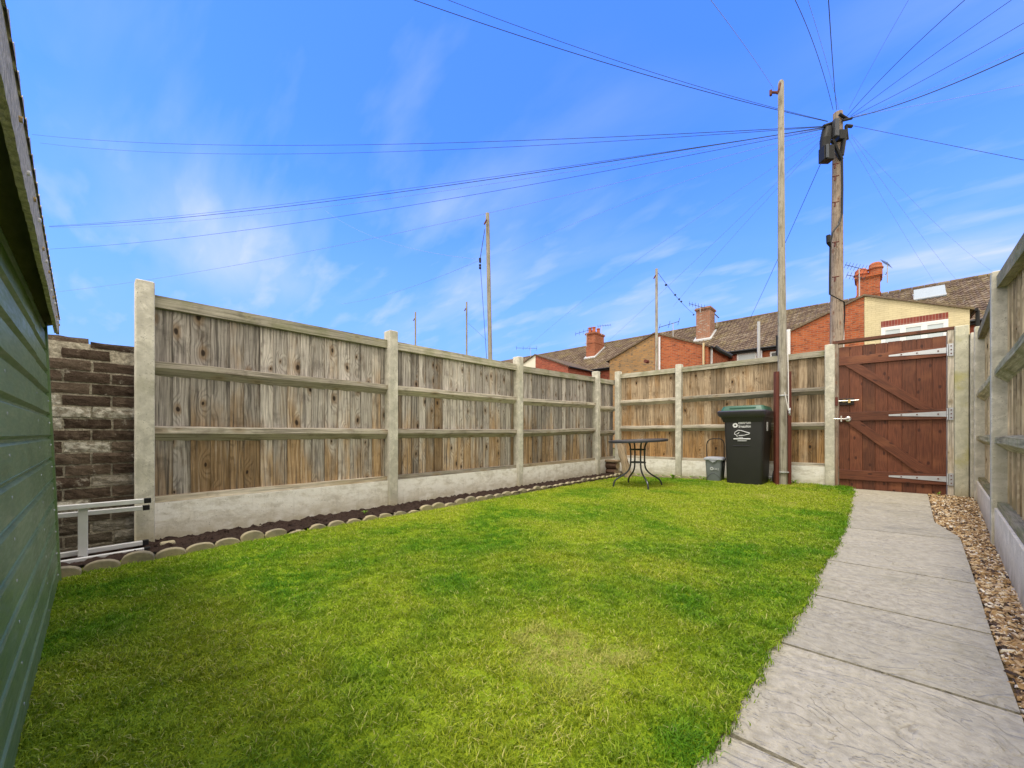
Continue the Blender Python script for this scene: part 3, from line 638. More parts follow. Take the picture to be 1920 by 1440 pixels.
# ---------------------------------------------------------------- shed
def shed():
    x0,x1=-3.21,-.62; root=thing('garden_shed',(x0,-.2,0),'dark green metal shed with ribbed walls and corrugated roof edge at far left','shed')
    m=MT('green_shed_paint',.32,.5); p=m.pos(); n=m.noise(p,3,5,.6); n2=m.noise(m.map(p,(1,1,6)),12,5,.6)
    c=m.mix(m.mr(n,.3,.7),(.095,.165,.06),(.16,.24,.095)); c=m.mix(m.mr(n2,.5,.75,0,.35),c,(.22,.27,.16)); c=m.mix(m.mr(m.vor(p,26),.04,.07,.8,0),c,(.015,.02,.015))
    m.col(c); m.rough(m.mr(n2,.3,.7,.34,.55)); m.bump(n,.15,.02); gm=m.m
    lean=lambda z:-.135-.036*z
    prof=[]; z=0.0
    while z<1.45:
        prof+=[(0,z),(0,z+.086),(-.010,z+.094),(-.010,z+.102),(0.004,z+.113)]
        z+=.1135
    mb=MB()
    for seg in ((x0,-2.56,0),(-2.56,x1,.003)):
        xa,xb,dy=seg
        for i in range(len(prof)-1):
            a,b=prof[i],prof[i+1]; A=(lean(a[1])+a[0]+dy,a[1]);B=(lean(b[1])+b[0]+dy,b[1])
            mb.face([(xa,A[0],A[1]),(xb,A[0],A[1]),(xb,B[0],B[1]),(xa,B[0],B[1])],None,(.5,.5))
    zt=prof[-1][1]
    mb.face([(x0,lean(0),0),(x0,lean(zt),zt),(x0,-2.2,zt),(x0,-2.2,0)],None,(.5,.5))
    mb.face([(x1,lean(0),0),(x1,lean(zt),zt),(x1,-2.2,zt),(x1,-2.2,0)],None,(.5,.5))
    mb.face([(x0,-2.2,0),(x0,-2.2,zt),(x1,-2.2,zt),(x1,-2.2,0)],None,(.5,.5))
    wl=mk('wall',mb,gm,root,fixn=False)
    mb=MB()
    mb.poly([(x0-.008,lean(0)-.03,0),(x0+.03,lean(0)-.03,0),(x0+.03,lean(0)+.008,0),(x0-.008,lean(0)+.008,0),(x0-.008,lean(zt)-.03,zt),(x0+.03,lean(zt)-.03,zt),(x0+.03,lean(zt)+.008,zt),(x0-.008,lean(zt)+.008,zt)])
    mk('corner_trim',mb,gm,wl)
    for k in range(9):
        for xx in (-2.52,-1.7,-3.12):
            zz=.06+k*.1135*1.0; mb=MB()
            mb.tube([(xx,lean(zz)-.001,zz),(xx,lean(zz)+.004,zz)],.0045,8); mk('screw_head',mb,M['metal'],wl)
    # soffit board and hanging corrugated edge sheet
    m=MT('soffit_wood',.9,.1); n=m.noise(m.map(m.pos(),(2,8,8)),4,5,.6); m.col(m.mix(n,(.08,.08,.03),(.28,.26,.12))); sm_=m.m
    mb=MB(); mb.poly([(-3.29,-.25,1.36),(x1,-.22,1.36),(x1,-.108,1.40),(-3.29,-.146,1.40),(-3.29,-.25,1.40),(x1,-.22,1.40),(x1,-.108,1.43),(-3.29,-.146,1.43)],0)
    mk('soffit',mb,sm_,root)
    m=MT('cement_sheet',.95,.1); n=m.noise(m.map(m.pos(),(1,1,1),rot=(0,.7,0)),60,5,.7); m.col(m.mix(m.mr(n,.3,.7),(.34,.30,.235),(.70,.62,.49))); m.bump(n,.8,.01); cs=m.m
    ye=lambda x:-.0985+(-.139+.0985)*(x+1.21)/(-3.3+1.21)
    n_=150; xs=[-3.3+(x1+.05+3.3)*i/n_ for i in range(n_+1)]
    mb=MB()
    for i in range(n_):
        a,b=xs[i],xs[i+1]
        zl=lambda x:1.425-.105-.010*((x+3.3)/2.0)+(.025 if x<-3.1 else 0)+.007*abs(math.sin(math.pi*x/.075))+.004*math.sin(x*11)
        zh=lambda x:1.425
        for off in (0,-.012):
            mb.face([(a,ye(a)+off,zl(a)),(b,ye(b)+off,zl(b)),(b,ye(b)+off,zh(b)),(a,ye(a)+off,zh(a))],None,(.5,.5))
        mb.face([(a,ye(a),zl(a)),(b,ye(b),zl(b)),(b,ye(b)-.012,zl(b)),(a,ye(a)-.012,zl(a))],None,(.5,.5))
    mk('edge_sheet',mb,cs,root,fixn=False)
    for i in range(13):
        xx=-3.2+i*.17; mb=MB(); mb.tube([(xx,ye(xx)+.0,1.385-.012*(i%3)),(xx,ye(xx)+.005,1.385-.012*(i%3))],.006,8); mk('sheet_bolt',mb,M['alu'] if i%2 else M['brass'],root)
    # roof: corrugated, low pitch rising away
    mb=MB()
    for i in range(n_):
        a,b=xs[i],xs[i+1]; wv=lambda x:.010*math.sin(2*math.pi*x/.075)
        mb.face([(a,ye(a)+.004,1.430+wv(a)),(b,ye(b)+.004,1.430+wv(b)),(b,-2.35,1.50+wv(b)),(a,-2.35,1.50+wv(a))],None,(.5,.5))
        mb.face([(a,ye(a)+.004,1.422),(b,ye(b)+.004,1.422),(b,ye(b)+.004,1.430+wv(b)),(a,ye(a)+.004,1.430+wv(a))],None,(.5,.5))
    mk('roof',mb,cs,root,fixn=False)
shed()
# ---------------------------------------------------------------- scalloped edging
GE='scalloped concrete edging stones along the soil bed'
def scal_mesh(wd,hh):
    pts=[(-wd/2,-.06),(-wd/2,hh*.45)]+[(-wd/2*math.cos(a),hh*.45+hh*.55*math.sin(a)) for a in np.linspace(.15,math.pi-.15,9)]+[(wd/2,hh*.45),(wd/2,-.06)]
    mb=MB(); mb.prism([(x,z) for x,z in pts],-.022,.022); return mb
base=mk('edging_stone',scal_mesh(.148,.074),M['edging'],bevel=.006,loc=(0,0,0))
base.rotation_euler=(0,0,math.pi/2); first=True
yy=-.13; i=0
while yy<6.85:
    o=base if first else base.copy()
    if not first: COL.objects.link(o)
    first=False
    far=sm(.5,6,yy); hid=0 if not (.95<yy<2.3) else -.022
    o.location=(-3.36-.05*sm(1,6,yy)+random.uniform(-.006,.006)+.09*sm(.9,-.2,yy),yy,-.004+hid+random.uniform(-.006,.006))
    o.rotation_euler=(random.uniform(-.05,.05),random.uniform(-.05,.05),math.pi/2+random.uniform(-.04,.04)-.12*sm(.9,-.2,yy))
    o.scale=(random.uniform(.96,1.02),1,random.uniform(.70,1.12))
    n_=i+1; od=str(n_)+({1:'st',2:'nd',3:'rd'}.get(n_%10,'th') if n_ not in (11,12,13) else 'th'); finish(o,'half-round concrete edging stone beside the soil bed, %s counting from the green shed'%od,'edging stone',GE)
    yy+=.153; i+=1
xx=-3.22; i=0
while xx<-1.9:
    i+=1
    o=base.copy(); COL.objects.link(o); o.location=(xx,6.80+random.uniform(-.01,.01),gz(xx,6.8)-.012); o.rotation_euler=(random.uniform(-.1,.1),0,random.uniform(-.1,.1)); 
    finish(o,'pale half-round stone sunk in grass below the back fence, number %d from the corner logs'%i,'edging stone','edging stones below the back fence'); xx+=.153
# soil clods
mb=MB()
for i in range(900):
    y=random.uniform(.1,7.0); x=random.uniform(-3.74,-3.42); s=random.uniform(.004,.014)*(1 if random.random()<.9 else 1.7); c=Vector((x,y,.042))
    pts=[c+Vector((math.cos(a),math.sin(a),0))*s*random.uniform(.7,1.2) for a in (0,1.57,3.14,4.71)]; t=c+Vector((random.uniform(-.3,.3)*s,random.uniform(-.3,.3)*s,s*.9)); rr=(random.random(),0)
    for k in range(4): mb.face([pts[k],pts[(k+1)%4],t],None,rr)
mk('soil_clods',mb,bpy.data.materials['bed_soil'],fixn=False,label='crumbled dark soil lumps on the bed by the left fence',cat='soil',kind='stuff')
# stone chunk at foot of first post
mb=MB(); mb.box((-3.62,.30,0),(-3.54,.38,.05)); mk('loose_stone',mb,M['edging'],bevel=.012,label='small loose stone at the foot of the nearest left fence post',cat='stone',loc=(-3.58,.34,0))
# small weeds
wm_=MT('weed_leaf',.6,.3); wm_.col(wm_.mix(wm_.noise(wm_.pos(),30,2),(.10,.22,.02),(.24,.34,.05)))
def weed(x,y,h,n,label):
    z=gz(x,y)+(.035 if x<-3.4 else 0); mb=MB()
    for k in range(n):
        a=k*2.4+random.uniform(-.3,.3); l=h*random.uniform(.6,1.1); D=Vector((math.cos(a),math.sin(a),0)); S_=Vector((-D.y,D.x,0)); b=Vector((x,y,z)); m1=b+D*l*.35+Vector((0,0,l*.75)); t=b+D*l*.9+Vector((0,0,l*random.uniform(.5,1.0)))
        mb.face([b-S_*.001,b+S_*.001,m1+S_*l*.16,m1-S_*l*.16]); mb.face([m1-S_*l*.16,m1+S_*l*.16,t])
    mk('small_weed',mb,wm_.m,fixn=False,label=label,cat='weed',loc=(x,y,z),group='small weeds')
_q=(lambda px,py:(lambda d:(ray(px)[0]*d,ray(px)[1]*d))(H*FPX/(py-813)))
for (px_,py_,h_,n_,lb_) in ((684,972,.05,7,'tiny green seedling in the soil bed in front of the second fence bay'),(1757,934,.05,5,'small sprig at the end of the slab path by the gate hinge'),(1492,913,.09,9,'leafy weed at the right foot of the tall clothes post'),(1448,908,.09,9,'leafy weed by the wheel of the black bin'),(1262,902,.10,9,'weed at the back fence right of the table'),(1320,906,.07,8,'weed at the foot of the small grey caddy')):
    x_,y_=_q(px_,py_); y_=min(y_,6.98); weed(x_,y_,h_,n_,lb_)
# ---------------------------------------------------------------- corner timber
def block(name,c,sz,rz,mat,label,cat,group=None,rx=0,bev=.012):
    mb=MB(); mb.box((-sz[0]/2,-sz[1]/2,0),(sz[0]/2,sz[1]/2,sz[2]),0)
    # roughen
    mb.v=[tuple(np.array(v)+np.array([random.uniform(-.006,.006) for _ in range(3)])) for v in mb.v] if False else mb.v
    o=mk(name,mb,mat,bevel=bev,label=label,cat=cat,group=group); o.location=c; o.rotation_euler=(rx,0,rz); return o
p0=onY(1149,6.72)
m=MT('dark_bark',.95,.1); n=m.noise(m.pos(),25,5,.7); m.col(m.mix(n,(.05,.028,.02),(.16,.10,.07))); m.bump(n,1,.02); M['bark']=m.m
def logobj(c,ln,r,ax,label,dark=True):
    lg=thing('cut_log',c,label,'log','cut logs stacked in the fence corner')
    n=14; prof=[r*random.uniform(.9,1.08) for _ in range(n)]; d=Vector((math.cos(ax),math.sin(ax),0)); s=Vector((-d.y,d.x,0)); C0=Vector(c)+Vector((0,0,r*.97))
    A=[C0-d*ln/2+(s*math.cos(k*6.283/n)+Vector((0,0,1))*math.sin(k*6.283/n))*prof[k] for k in range(n)]
    B=[q+d*ln for q in A]
    mb=MB()
    for k in range(n): mb.face([A[k],A[(k+1)%n],B[(k+1)%n],B[k]],None,(.3,.3))
    mk('bark',mb,M['bark'],lg,fixn=False)
    mb=MB(); mb.face([q+d*.001 for q in B],[(k*.01,0) for k in range(n)],(.9,.9)); mk('cut_end',mb,M['log'],lg,fixn=False)
    mb=MB(); mb.face([q-d*.001 for q in A[::-1]],None,(.9,.9)); mk('cut_end',mb,M['log'],lg,fixn=False)
q=onY(1148,6.75)
logobj((q[0]-.02,6.76,0),.26,.068,-.25,'dark cut log lowest in the fence corner stack')
logobj((q[0]+.0,6.74,.132),.27,.060,-.15,'dark cut log with a pale end, in the middle of the corner stack')
block('timber_offcut',(q[0]-.0,6.74,.252),(.34,.14,.045),-.1,M['log'],'flat pale timber offcut lying on top of the corner log stack','timber')
# leaning split log
mb=MB(); a=at(1163,832,7.05); b=at(1178,905,6.95); a=Vector(a);b=Vector(b); b.z=0.0
for k in range(6):
    t0,t1=k/6,(k+1)/6
ctr=[a.lerp(b,t) for t in np.linspace(0,1,7)]; n=9; rings=[]
for i,c in enumerate(ctr):
    rings.append([c+Vector((RX*math.cos(k*6.283/n)*.075+ -FX*0,RY*math.cos(k*6.283/n)*.075,0))*(1+.12*math.sin(i*2+k))+Vector((FX,FY,0))*math.sin(k*6.283/n)*.045 for k in range(n)])
off=random.uniform(0,30)
for i in range(6):
    for k in range(n):
        j=(k+1)%n; mb.face([rings[i][k],rings[i][j],rings[i+1][j],rings[i+1][k]],[(off+k*.05,i*.12),(off+k*.05+.05,i*.12),(off+k*.05+.05,i*.12+.12),(off+k*.05,i*.12+.12)],(.4,.6))
mb.face(rings[0],None,(.4,.6)); mk('split_log',mb,M['log'],fixn=True,label='pale split log leaning against the back fence behind the table',cat='log',loc=b)
# ---------------------------------------------------------------- bistro table
TC=Vector((-2.54,5.47,0)); TC.z=gz(TC.x,TC.y)
tb=thing('garden_table',TC,'round dark metal table with bowed tube legs standing on the lawn','table')
tilt=Matrix.Translation(TC+Vector((0,0,.69)))@Matrix.Rotation(math.radians(-2.6),4,Vector((FX,FY,0)))
mb=MB(); mb.M=tilt@Matrix.Translation(-Vector((0,0,0)))
mb.lathe((0,0,0),[(0,.004),(.40,.004),(.405,.010),(.42,.010),(.425,0),(.42,-.022),(.405,-.022),(.40,-.006),(0,-.006)],48); mk('table_top',mb,M['blackmetal'],tb,smooth='auto')
for k in range(4):
    r_,dd=[(-.34,-.14),(.14,-.34),(.34,.14),(-.14,.34)][k]; ca,sa=math.cos(.315),math.sin(.315); r_,dd=r_*ca+dd*sa,-r_*sa+dd*ca; u=Vector((r_,dd)).normalized(); R0=math.hypot(r_,dd)
    D=Vector((RX*u.x+FX*u.y,RY*u.x+FY*u.y,0))
    prof=[(.155,.668),(.135,.655),(.118,.62),(.108,.57),(.105,.45),(.108,.34),(.125,.27),(.18,.205),(.27,.15),(.325,.115),(.355,.075),(.365,.03),(.367,-.01)]
    pts=[TC+D*(p*R0/.367)+Vector((0,0,z)) for p,z in prof]
    # smooth resample
    fine=[]
    for i in range(len(pts)-1):
        P0=pts[max(i-1,0)];P1=pts[i];P2=pts[i+1];P3=pts[min(i+2,len(pts)-1)]
        for t in (0,.33,.66): fine.append(.5*((2*P1)+(-P0+P2)*t+(2*P0-5*P1+4*P2-P3)*t*t+(-P0+3*P1-3*P2+P3)*t**3))
    fine.append(pts[-1]); mb=MB(); mb.tube(fine,.0125,8); mk('leg',mb,M['blackmetal'],tb,smooth='auto')
for z in (.556,.367):
    mb=MB(); pts=[TC+Vector((.112*math.cos(a),.112*math.sin(a),z)) for a in np.linspace(0,2*math.pi,25)]; mb.tube(pts,.009,8,cap=False); mk('ring_brace',mb,M['blackmetal'],tb,smooth='auto')
# ---------------------------------------------------------------- wheelie bin
def frustum(mb,zs,secs,rc=.04,n=4,r=(.5,.5)):
    rings=[]
    for z,(x0,x1,y0,y1) in zip(zs,secs):
        ring=[]
        for (cx_,cy_,a0) in ((x1-rc,y0+rc,-90),(x1-rc,y1-rc,0),(x0+rc,y1-rc,90),(x0+rc,y0+rc,180)):
            for k in range(n+1):
                a=math.radians(a0+90*k/n); ring.append((cx_+rc*math.cos(a),cy_+rc*math.sin(a),z))
        rings.append(ring)
    m_=len(rings[0])
    for i in range(len(rings)-1):
        for k in range(m_):
            j=(k+1)%m_; mb.face([rings[i][k],rings[i][j],rings[i+1][j],rings[i+1][k]],None,r)
    mb.face(rings[0][::-1],None,r); mb.face(rings[-1],None,r)
BX,BY=-1.38,6.50; bz=gz(BX,BY)-.002
bn=thing('wheelie_bin',(BX,BY+.3,bz),'tall black wheelie bin with green lid and white printed emblem in front of back fence','bin')
mb=MB()
bot=lambda z:( -1.606-.035*z,-1.153+.035*z,BY-.02*z+.0,BY+.50+.06*z)
frustum(mb,[bz,bz+.02,bz+.95,bz+1.04],[bot(0),tuple(np.array(bot(0))+[-.004,.004,-.004,.004]),bot(1.0),bot(1.05)])
# moulded relief on the front
body=mk('body',mb,M['binbody'],bn,smooth='auto')
mb=MB(); frustum(mb,[bz+1.0,bz+1.03,bz+1.085,bz+1.10],[(-1.69,-1.10,BY-.05,BY+.60),(-1.715,-1.085,BY-.08,BY+.62),(-1.725,-1.08,BY-.085,BY+.64),(-1.71,-1.09,BY-.07,BY+.62)],.035); mk('rim',mb,M['binrim'],bn,smooth='auto')
mb=MB(); frustum(mb,[bz+.93,bz+1.0],[(-1.655,-1.12,BY-.025,BY+.57),(-1.68,-1.105,BY-.045,BY+.59)],.035); mk('collar',mb,M['binbody'],bn,smooth='auto')
mb=MB(); frustum(mb,[bz+1.098,bz+1.13,bz+1.165,bz+1.175],[(-1.685,-1.105,BY-.045,BY+.60),(-1.675,-1.115,BY-.03,BY+.60),(-1.66,-1.13,BY-.01,BY+.58),(-1.63,-1.16,BY+.03,BY+.54)],.05)
ld=mk('lid',mb,M['binlid'],bn,smooth='auto')
mb=MB(); mb.box((-1.56,BY-.038,bz+1.118),(-1.22,BY-.015,bz+1.150)); mk('lid_handle',mb,M['binlid'],ld,bevel=.008)
mb=MB(); mb.tube([(-1.66,BY+.68,bz+1.05),(-1.12,BY+.68,bz+1.05)],.016,10); 
for x in (-1.60,-1.18): mb.box((x-.02,BY+.55,bz+1.02),(x+.02,BY+.68,bz+1.06))
mk('handle_bar',mb,M['binbody'],bn)
for x in (-1.64,-1.07):
    mb=MB(); mb.M=Matrix.Translation((x,BY+.50,bz+.10))@Matrix.Rotation(math.pi/2,4,'Y'); mb.lathe((0,0,0),[(0,-.026),(.075,-.026),(.098,-.02),(.10,0),(.098,.02),(.075,.026),(0,.026)],24); mk('wheel',mb,M['black'],bn,smooth='auto')
mb=MB(); mb.tube([(-1.66,BY+.50,bz+.10),(-1.06,BY+.50,bz+.10)],.012,8); mk('axle',mb,M['metal'],bn)
# side sticker
mb=MB(); mb.box((-1.119,BY+.15,bz+.80),(-1.114,BY+.24,bz+.93)); mk('side_label',mb,M['white'],bn)
def text(s,size,loc,mat,par,nm='lettering',squash=1):
    cu=bpy.data.curves.new('t','FONT'); cu.body=s; cu.size=size; cu.extrude=.0008; cu.offset=.0006
    t=bpy.data.objects.new('t',cu); me=bpy.data.meshes.new_from_object(t); bpy.data.objects.remove(t)
    me.name=nm; me.transform(Matrix.Scale(squash,4,(1,0,0)))
    me.transform(Matrix.Rotation(math.pi/2,4,'X')); me.materials.clear(); me.materials.append(mat)
    o=bpy.data.objects.new(nm,me); COL.objects.link(o); o.parent=par
    P=Vector((0,0,0)); q=par
    while q is not None: P+=q.location; q=q.parent
    o.location=Vector(loc)-P; return o
ff=BY-.02-.004
def px2(xp,yp,Y=BY-.018):
    q=onY(xp,Y); return q[0],H+(813-yp)/FPX*q[2]
def ringemb(cx,cz,r,y,mat,par):
    mb=MB(); n=28
    for k in range(n):
        a,b=k*6.283/n,(k+1)*6.283/n
        inn=lambda t:r*.34+r*.12*abs(math.cos(2*t))
        p=[(cx+r*math.cos(a),y,cz+r*math.sin(a)),(cx+r*math.cos(b),y,cz+r*math.sin(b)),(cx+inn(b)*math.cos(b),y,cz+inn(b)*math.sin(b)),(cx+inn(a)*math.cos(a),y,cz+inn(a)*math.sin(a))]
        mb.face(p); mb.face([(q[0],y+.002,q[2]) for q in p])
    mk('ring_emblem',mb,mat,par,fixn=False)
def strokes(pts,wd,y,nm,mat,par):
    mb=MB(); mb.tube([(x,y,z) for x,z in pts],wd,6); mk(nm,mb,mat,par)
fy=BY-.021
x_,z_=px2(1378.7,797.5); ringemb(x_,z_,.034,fy-.002,M['print'],bn)
x_,z_=px2(1384.5,795); text('EastPulh',.062,(x_,fy,z_),M['print'],bn,squash=.78)
x_,z_=px2(1384.5,801.7); text('Sreaziltin',.055,(x_,fy,z_),M['print'],bn,squash=.80)
pts=[px2(*p) for p in ((1382,820),(1382.5,817),(1377,813.5),(1378.5,810),(1384,806.8),(1389,807.2),(1406,812.2),(1405,813.6),(1395,816.2),(1385,816.8))]
strokes(pts,.0045,fy-.001,'bird_outline',M['print'],bn)
strokes([px2(1381.5,813.5),px2(1384,813),px2(1386,810.5)],.0045,fy-.001,'bird_eye',M['print'],bn)
strokes([px2(1384.5,820),px2(1393,820)],.003,fy-.001,'bird_line',M['print'],bn)
strokes([px2(1375.5,823),px2(1407,823)],.0075,fy+.001,'caption_bar',M['print'],bn)
strokes([px2(1383,826.6),px2(1400,826.6)],.004,fy-.001,'caption_line',M['print'],bn)
strokes([px2(1374,836),px2(1405,836)],.004,fy+.002,'moulded_ridge',M['binrim'],bn)
# ---------------------------------------------------------------- food caddy
CX0,CX1=-1.955,-1.70; CY=6.63; cz=gz(-1.82,CY)
cd=thing('food_caddy',((CX0+CX1)/2,CY+.12,cz),'small grey food waste caddy with raised handle left of the black bin','caddy')
mb=MB(); frustum(mb,[cz,cz+.015,cz+.34],[(CX0+.03,CX1-.03,CY+.01,CY+.20),(CX0+.022,CX1-.022,CY+.005,CY+.21),(CX0+.005,CX1-.005,CY-.012,CY+.24)],.03); cb=mk('body',mb,M['caddy'],cd,smooth='auto')
mb=MB(); frustum(mb,[cz+.335,cz+.345,cz+.37,cz+.385],[(CX0-.004,CX1+.004,CY-.02,CY+.25),(CX0-.015,CX1+.015,CY-.032,CY+.26),(CX0-.012,CX1+.012,CY-.028,CY+.255),(CX0+.02,CX1-.02,CY+.01,CY+.22)],.03); mk('lid',mb,M['caddylid'],cd,smooth='auto')
mb=MB(); mb.prism([(CX0+.07,cz+.335),(CX0+.127,cz+.300),(CX0+.185,cz+.335)],CY-.03,CY-.012); mk('lid_catch',mb,M['caddylid'],cd)
hx0,hx1=CX0+.0,CX1+.0; hy=CY+.11
arc=[(hx0,hy,cz+.30),(hx0,hy,cz+.58),(hx0+.012,hy,cz+.63),(hx0+.05,hy,cz+.665),(hx0+.10,hy,cz+.675),(hx1-.06,hy,cz+.675),(hx1-.02,hy,cz+.65),(hx1,hy,cz+.60),(hx1,hy,cz+.30)]
mb=MB(); mb.tube(arc,.008,8); mk('handle',mb,M['black'],cd,smooth='auto')
arcp=[(CX0+.03+.195*t,cz+.055+.075*math.sin(math.pi*t)) for t in np.linspace(0,1,10)]
mb=MB(); mb.tube([(x,CY-.0+.000,z) for x,z in arcp],.005,6); mk('moulded_arch',mb,simple('caddy_dark',(.09,.10,.11)),cb)
x_,z_=px2(1334.5,878.5,CY-.01); ringemb(x_,z_,.026,CY-.013,M['cprint'],cd)
x_,z_=px2(1337.5,881,CY-.01); text('OK2',.045,(x_,CY-.013,z_),M['cprint'],cd,squash=.9)
# ---------------------------------------------------------------- tall clothes pole
PB=Vector((-.958,6.80,gz(-.958,6.8)))
r=ray(1467); d=6.80/r[1]; PB.x=r[0]*d
cp=thing('clothes_pole',PB,'very tall pale timber clothes post clamped between two rust-red steel supports','post')
ztop=H+(813-150)/FPX*d
mb=MB(); n=10
mb.tube([PB+Vector((0,0,-.05)),PB+Vector((0,0,1.7)),Vector((PB.x-.012,PB.y,3.5)),Vector((PB.x-.018,PB.y,ztop-.03)),Vector((PB.x-.018,PB.y,ztop))],[.062,.057,.046,.038,.026],10)
mk('timber_post',mb,M['pole'],cp,smooth='auto')
zs=H+(813-697)/FPX*d
for s_ in (-1,1):
    c=PB+Vector((RX,RY,0))*(.088*s_)
    mb=MB(); mb.M=Matrix.Translation((c.x,c.y+.0,0))@Matrix.Rotation(YAW*.6,4,'Z')
    mb.box((-.022,-.045,0),(-.016,.045,zs)); mb.box((.016,-.045,0),(.022,.045,zs)); mb.box((-.0159,.030,0),(.0159,.045,zs-.002)); mb.box((-.0159,-.035,0),(.0159,-.030,zs-.002))
    mk('steel_support',mb,M['redsteel'],cp)
for py in (742,885):
    z=H+(813-py)/FPX*d
    mb=MB(); pts=[PB+Vector((.070*math.cos(a),.070*math.sin(a),z-PB.z)) for a in np.linspace(0,2*math.pi,21)]; mb.tube(pts,.010,6,cap=False); mk('clamp_band',mb,M['metal'],cp)
mb=MB(); q=at(1458,172,d-.05); mb.tube([q+Vector((.03,0,.10)),q+Vector((.02,-.03,0)),q+Vector((0,-.03,-.05))],.016,6); mb.tube([q+Vector((0,-.03,-.03)),q+Vector((-.07,-.05,-.0))],.018,6); mb.box(tuple(q+Vector((-.09,-.07,-.04))),tuple(q+Vector((-.06,-.03,.03)))); mk('pulley_bracket',mb,M['rust'],cp)
mb=MB(); a=at(1476,622,d-.1); b=at(1478.5,770,d-.12); c=at(1471,735,d-.12); mb.tube([a,at(1478,700,d-.1),b],.007,6); mb.tube([b,c],.007,6); mk('rope',mb,M['rope'],cp)
mb=MB(); q=at(1481,772,d-.12); mb.tube([q+Vector((0,0,.045)),q+Vector((0,-.03,.02)),q+Vector((0,-.03,-.02)),q+Vector((0,0,-.045))],.012,8); mk('rope_cleat',mb,M['metal'],cp)
# ---------------------------------------------------------------- utility pole
UD=9.7; ub=at(1567,813,UD); ub.z=0; ut=at(1571,212,UD)
up=thing('utility_pole',ub,'tall timber telegraph pole with black junction boxes rising behind the gate','utility pole')
mb=MB(); mb.tube([ub,ub.lerp(ut,.5),ut],[.148,.128,.098],14); mk('pole',mb,M['upole'],up,smooth='auto')
V_=lambda px,py,dd=0:at(px,py,UD+dd)
def pbox(nm,x0,y0,x1,y1,dd,dep,mat):
    a=V_(x0,y1,dd);b=V_(x1,y0,dd); wd=(Vector((b.x,b.y,0))-Vector((a.x,a.y,0))).length; c=(a+b)/2
    mb=MB(); mb.M=Matrix.Translation(c)@Matrix.Rotation(YAW,4,'Z'); mb.box((-wd/2,-dep/2,-(b.z-a.z)/2),(wd/2,dep/2,(b.z-a.z)/2)); return mk(nm,mb,mat,up,bevel=.015)
mb=MB(); mb.tube([V_(1548,262,-.1),V_(1551,243,-.1),V_(1556,238,-.1)],[.12,.11,.05],12); mb.tube([V_(1548,262,-.1),V_(1546,280,-.1)],[.12,.10],12); mk('splice_dome',mb,M['black'],up,smooth='auto')
pbox('junction_box',1540,276,1559,303,-.12,.2,M['black']); pbox('junction_box',1562,225,1570,258,-.18,.14,simple('grey_box',(.06,.065,.08),.5))
pbox('junction_box',1570,246,1583,264,-.12,.15,M['black']); pbox('cover_plate',1549,270,1554,296,-.24,.03,simple('box_plate',(.08,.09,.11),.5,.2))
for k,(x0,y0,x1,y1,rr) in enumerate([(1583,258,1578,292,.05),(1586,236,1589,262,.03),(1560,262,1578,300,.045),(1545,236,1562,230,.035),(1574,214,1590,224,.035),(1580,226,1597,222,.03),(1586,236,1597,237,.04),(1543,237,1558,237,.03)]):
    mb=MB(); mb.tube([V_(x0,y0,-.15),V_(x1,y1,-.12)],rr,8); mk('cable_bracket',mb,M['black'],up)
mb=MB(); mb.tube([V_(1579,300,-.16),V_(1579.5,350,-.15),V_(1579,400,-.15),V_(1573,420,-.18),V_(1561,436,-.19),V_(1557,455,-.17),V_(1556,520,-.17),V_(1556,552,-.17)],.022,6); mb.tube([V_(1556,552,-.18),V_(1571,560,-.18),V_(1583,566,-.1),V_(1584,590,.0),V_(1580,640,0)],.014,6)
mk('riser_cable',mb,M['black'],up,smooth='auto')
mb=MB(); mb.tube([V_(1553,441,-.19),V_(1554,455,-.19)],[.045,.05],10); mb.tube([V_(1554,455,-.19),V_(1557,463,-.18)],[.05,.02],10); mk('cable_joint',mb,M['black'],up,smooth='auto')
mb=MB()
for py in (308,331,380,455,520): mb.tube([V_(1561,py,-.16),V_(1573,py-2,-.16)],.014,6); mb.tube([V_(1566,py,-.16),V_(1565,py+8,-.16)],.016,6)
mk('pole_steps',mb,M['rust'],up)
pbox('sign_plate',1578,604,1581,656,-.05,.04,M['pipew'])
# ---------------------------------------------------------------- overhead wires
K_=M['cable']
def wire(p0,p1,mid,rad,mat,label,nm='overhead_cable',group='overhead cables running to the telegraph pole',cat='cable',N=26):
    """p0,p1 = (px,py,depth); mid=(px,py) fixes the sag"""
    A=at(*p0);B=at(*p1); s=0
    if mid is not None:
        tx=(mid[0]-960)/FPX
        lat=lambda P:P.x*RX+P.y*RY; dep=lambda P:P.x*FX+P.y*FY
        a0,a1=lat(A)-tx*dep(A),lat(B)-tx*dep(B)
        if abs(a0-a1)>1e-6:
            t=a0/(a0-a1); t=min(.97,max(.03,t)); Pm=A.lerp(B,t); zz=H+(813-mid[1])/FPX*dep(Pm); s=(Pm.z-zz)/(4*t*(1-t)); s=max(-.5,min(6,s))
    pts=[]
    for i in range(N+1):
        t=i/N; P=A.lerp(B,t); P.z-=s*4*t*(1-t); pts.append(P)
    mb=MB(); mb.tube(pts,rad*(.68 if mat is K_ else .60),5); o=mk(nm,mb,mat,label=label,cat=cat,group=group,loc=A,smooth='auto'); return o
K,Q=M['cable'],M['cablefaint']; U=UD-.1
wire((1541,237,U),(60,252,26),(900,266),.012,K,'upper of the two flat cables crossing the sky towards the shed roof')
wire((1541,238,U),(75,268,26),(900,278),.010,K,'lower of the two flat cables crossing the sky towards the shed roof')
wire((1543,239,U),(92,425,24),(900,339),.016,K,'thickest cable sagging left from the pole to above the brick wall')
wire((1543,240,U),(92,424,24.5),(900,335),.009,K,'thin cable running just above the thickest sagging cable')
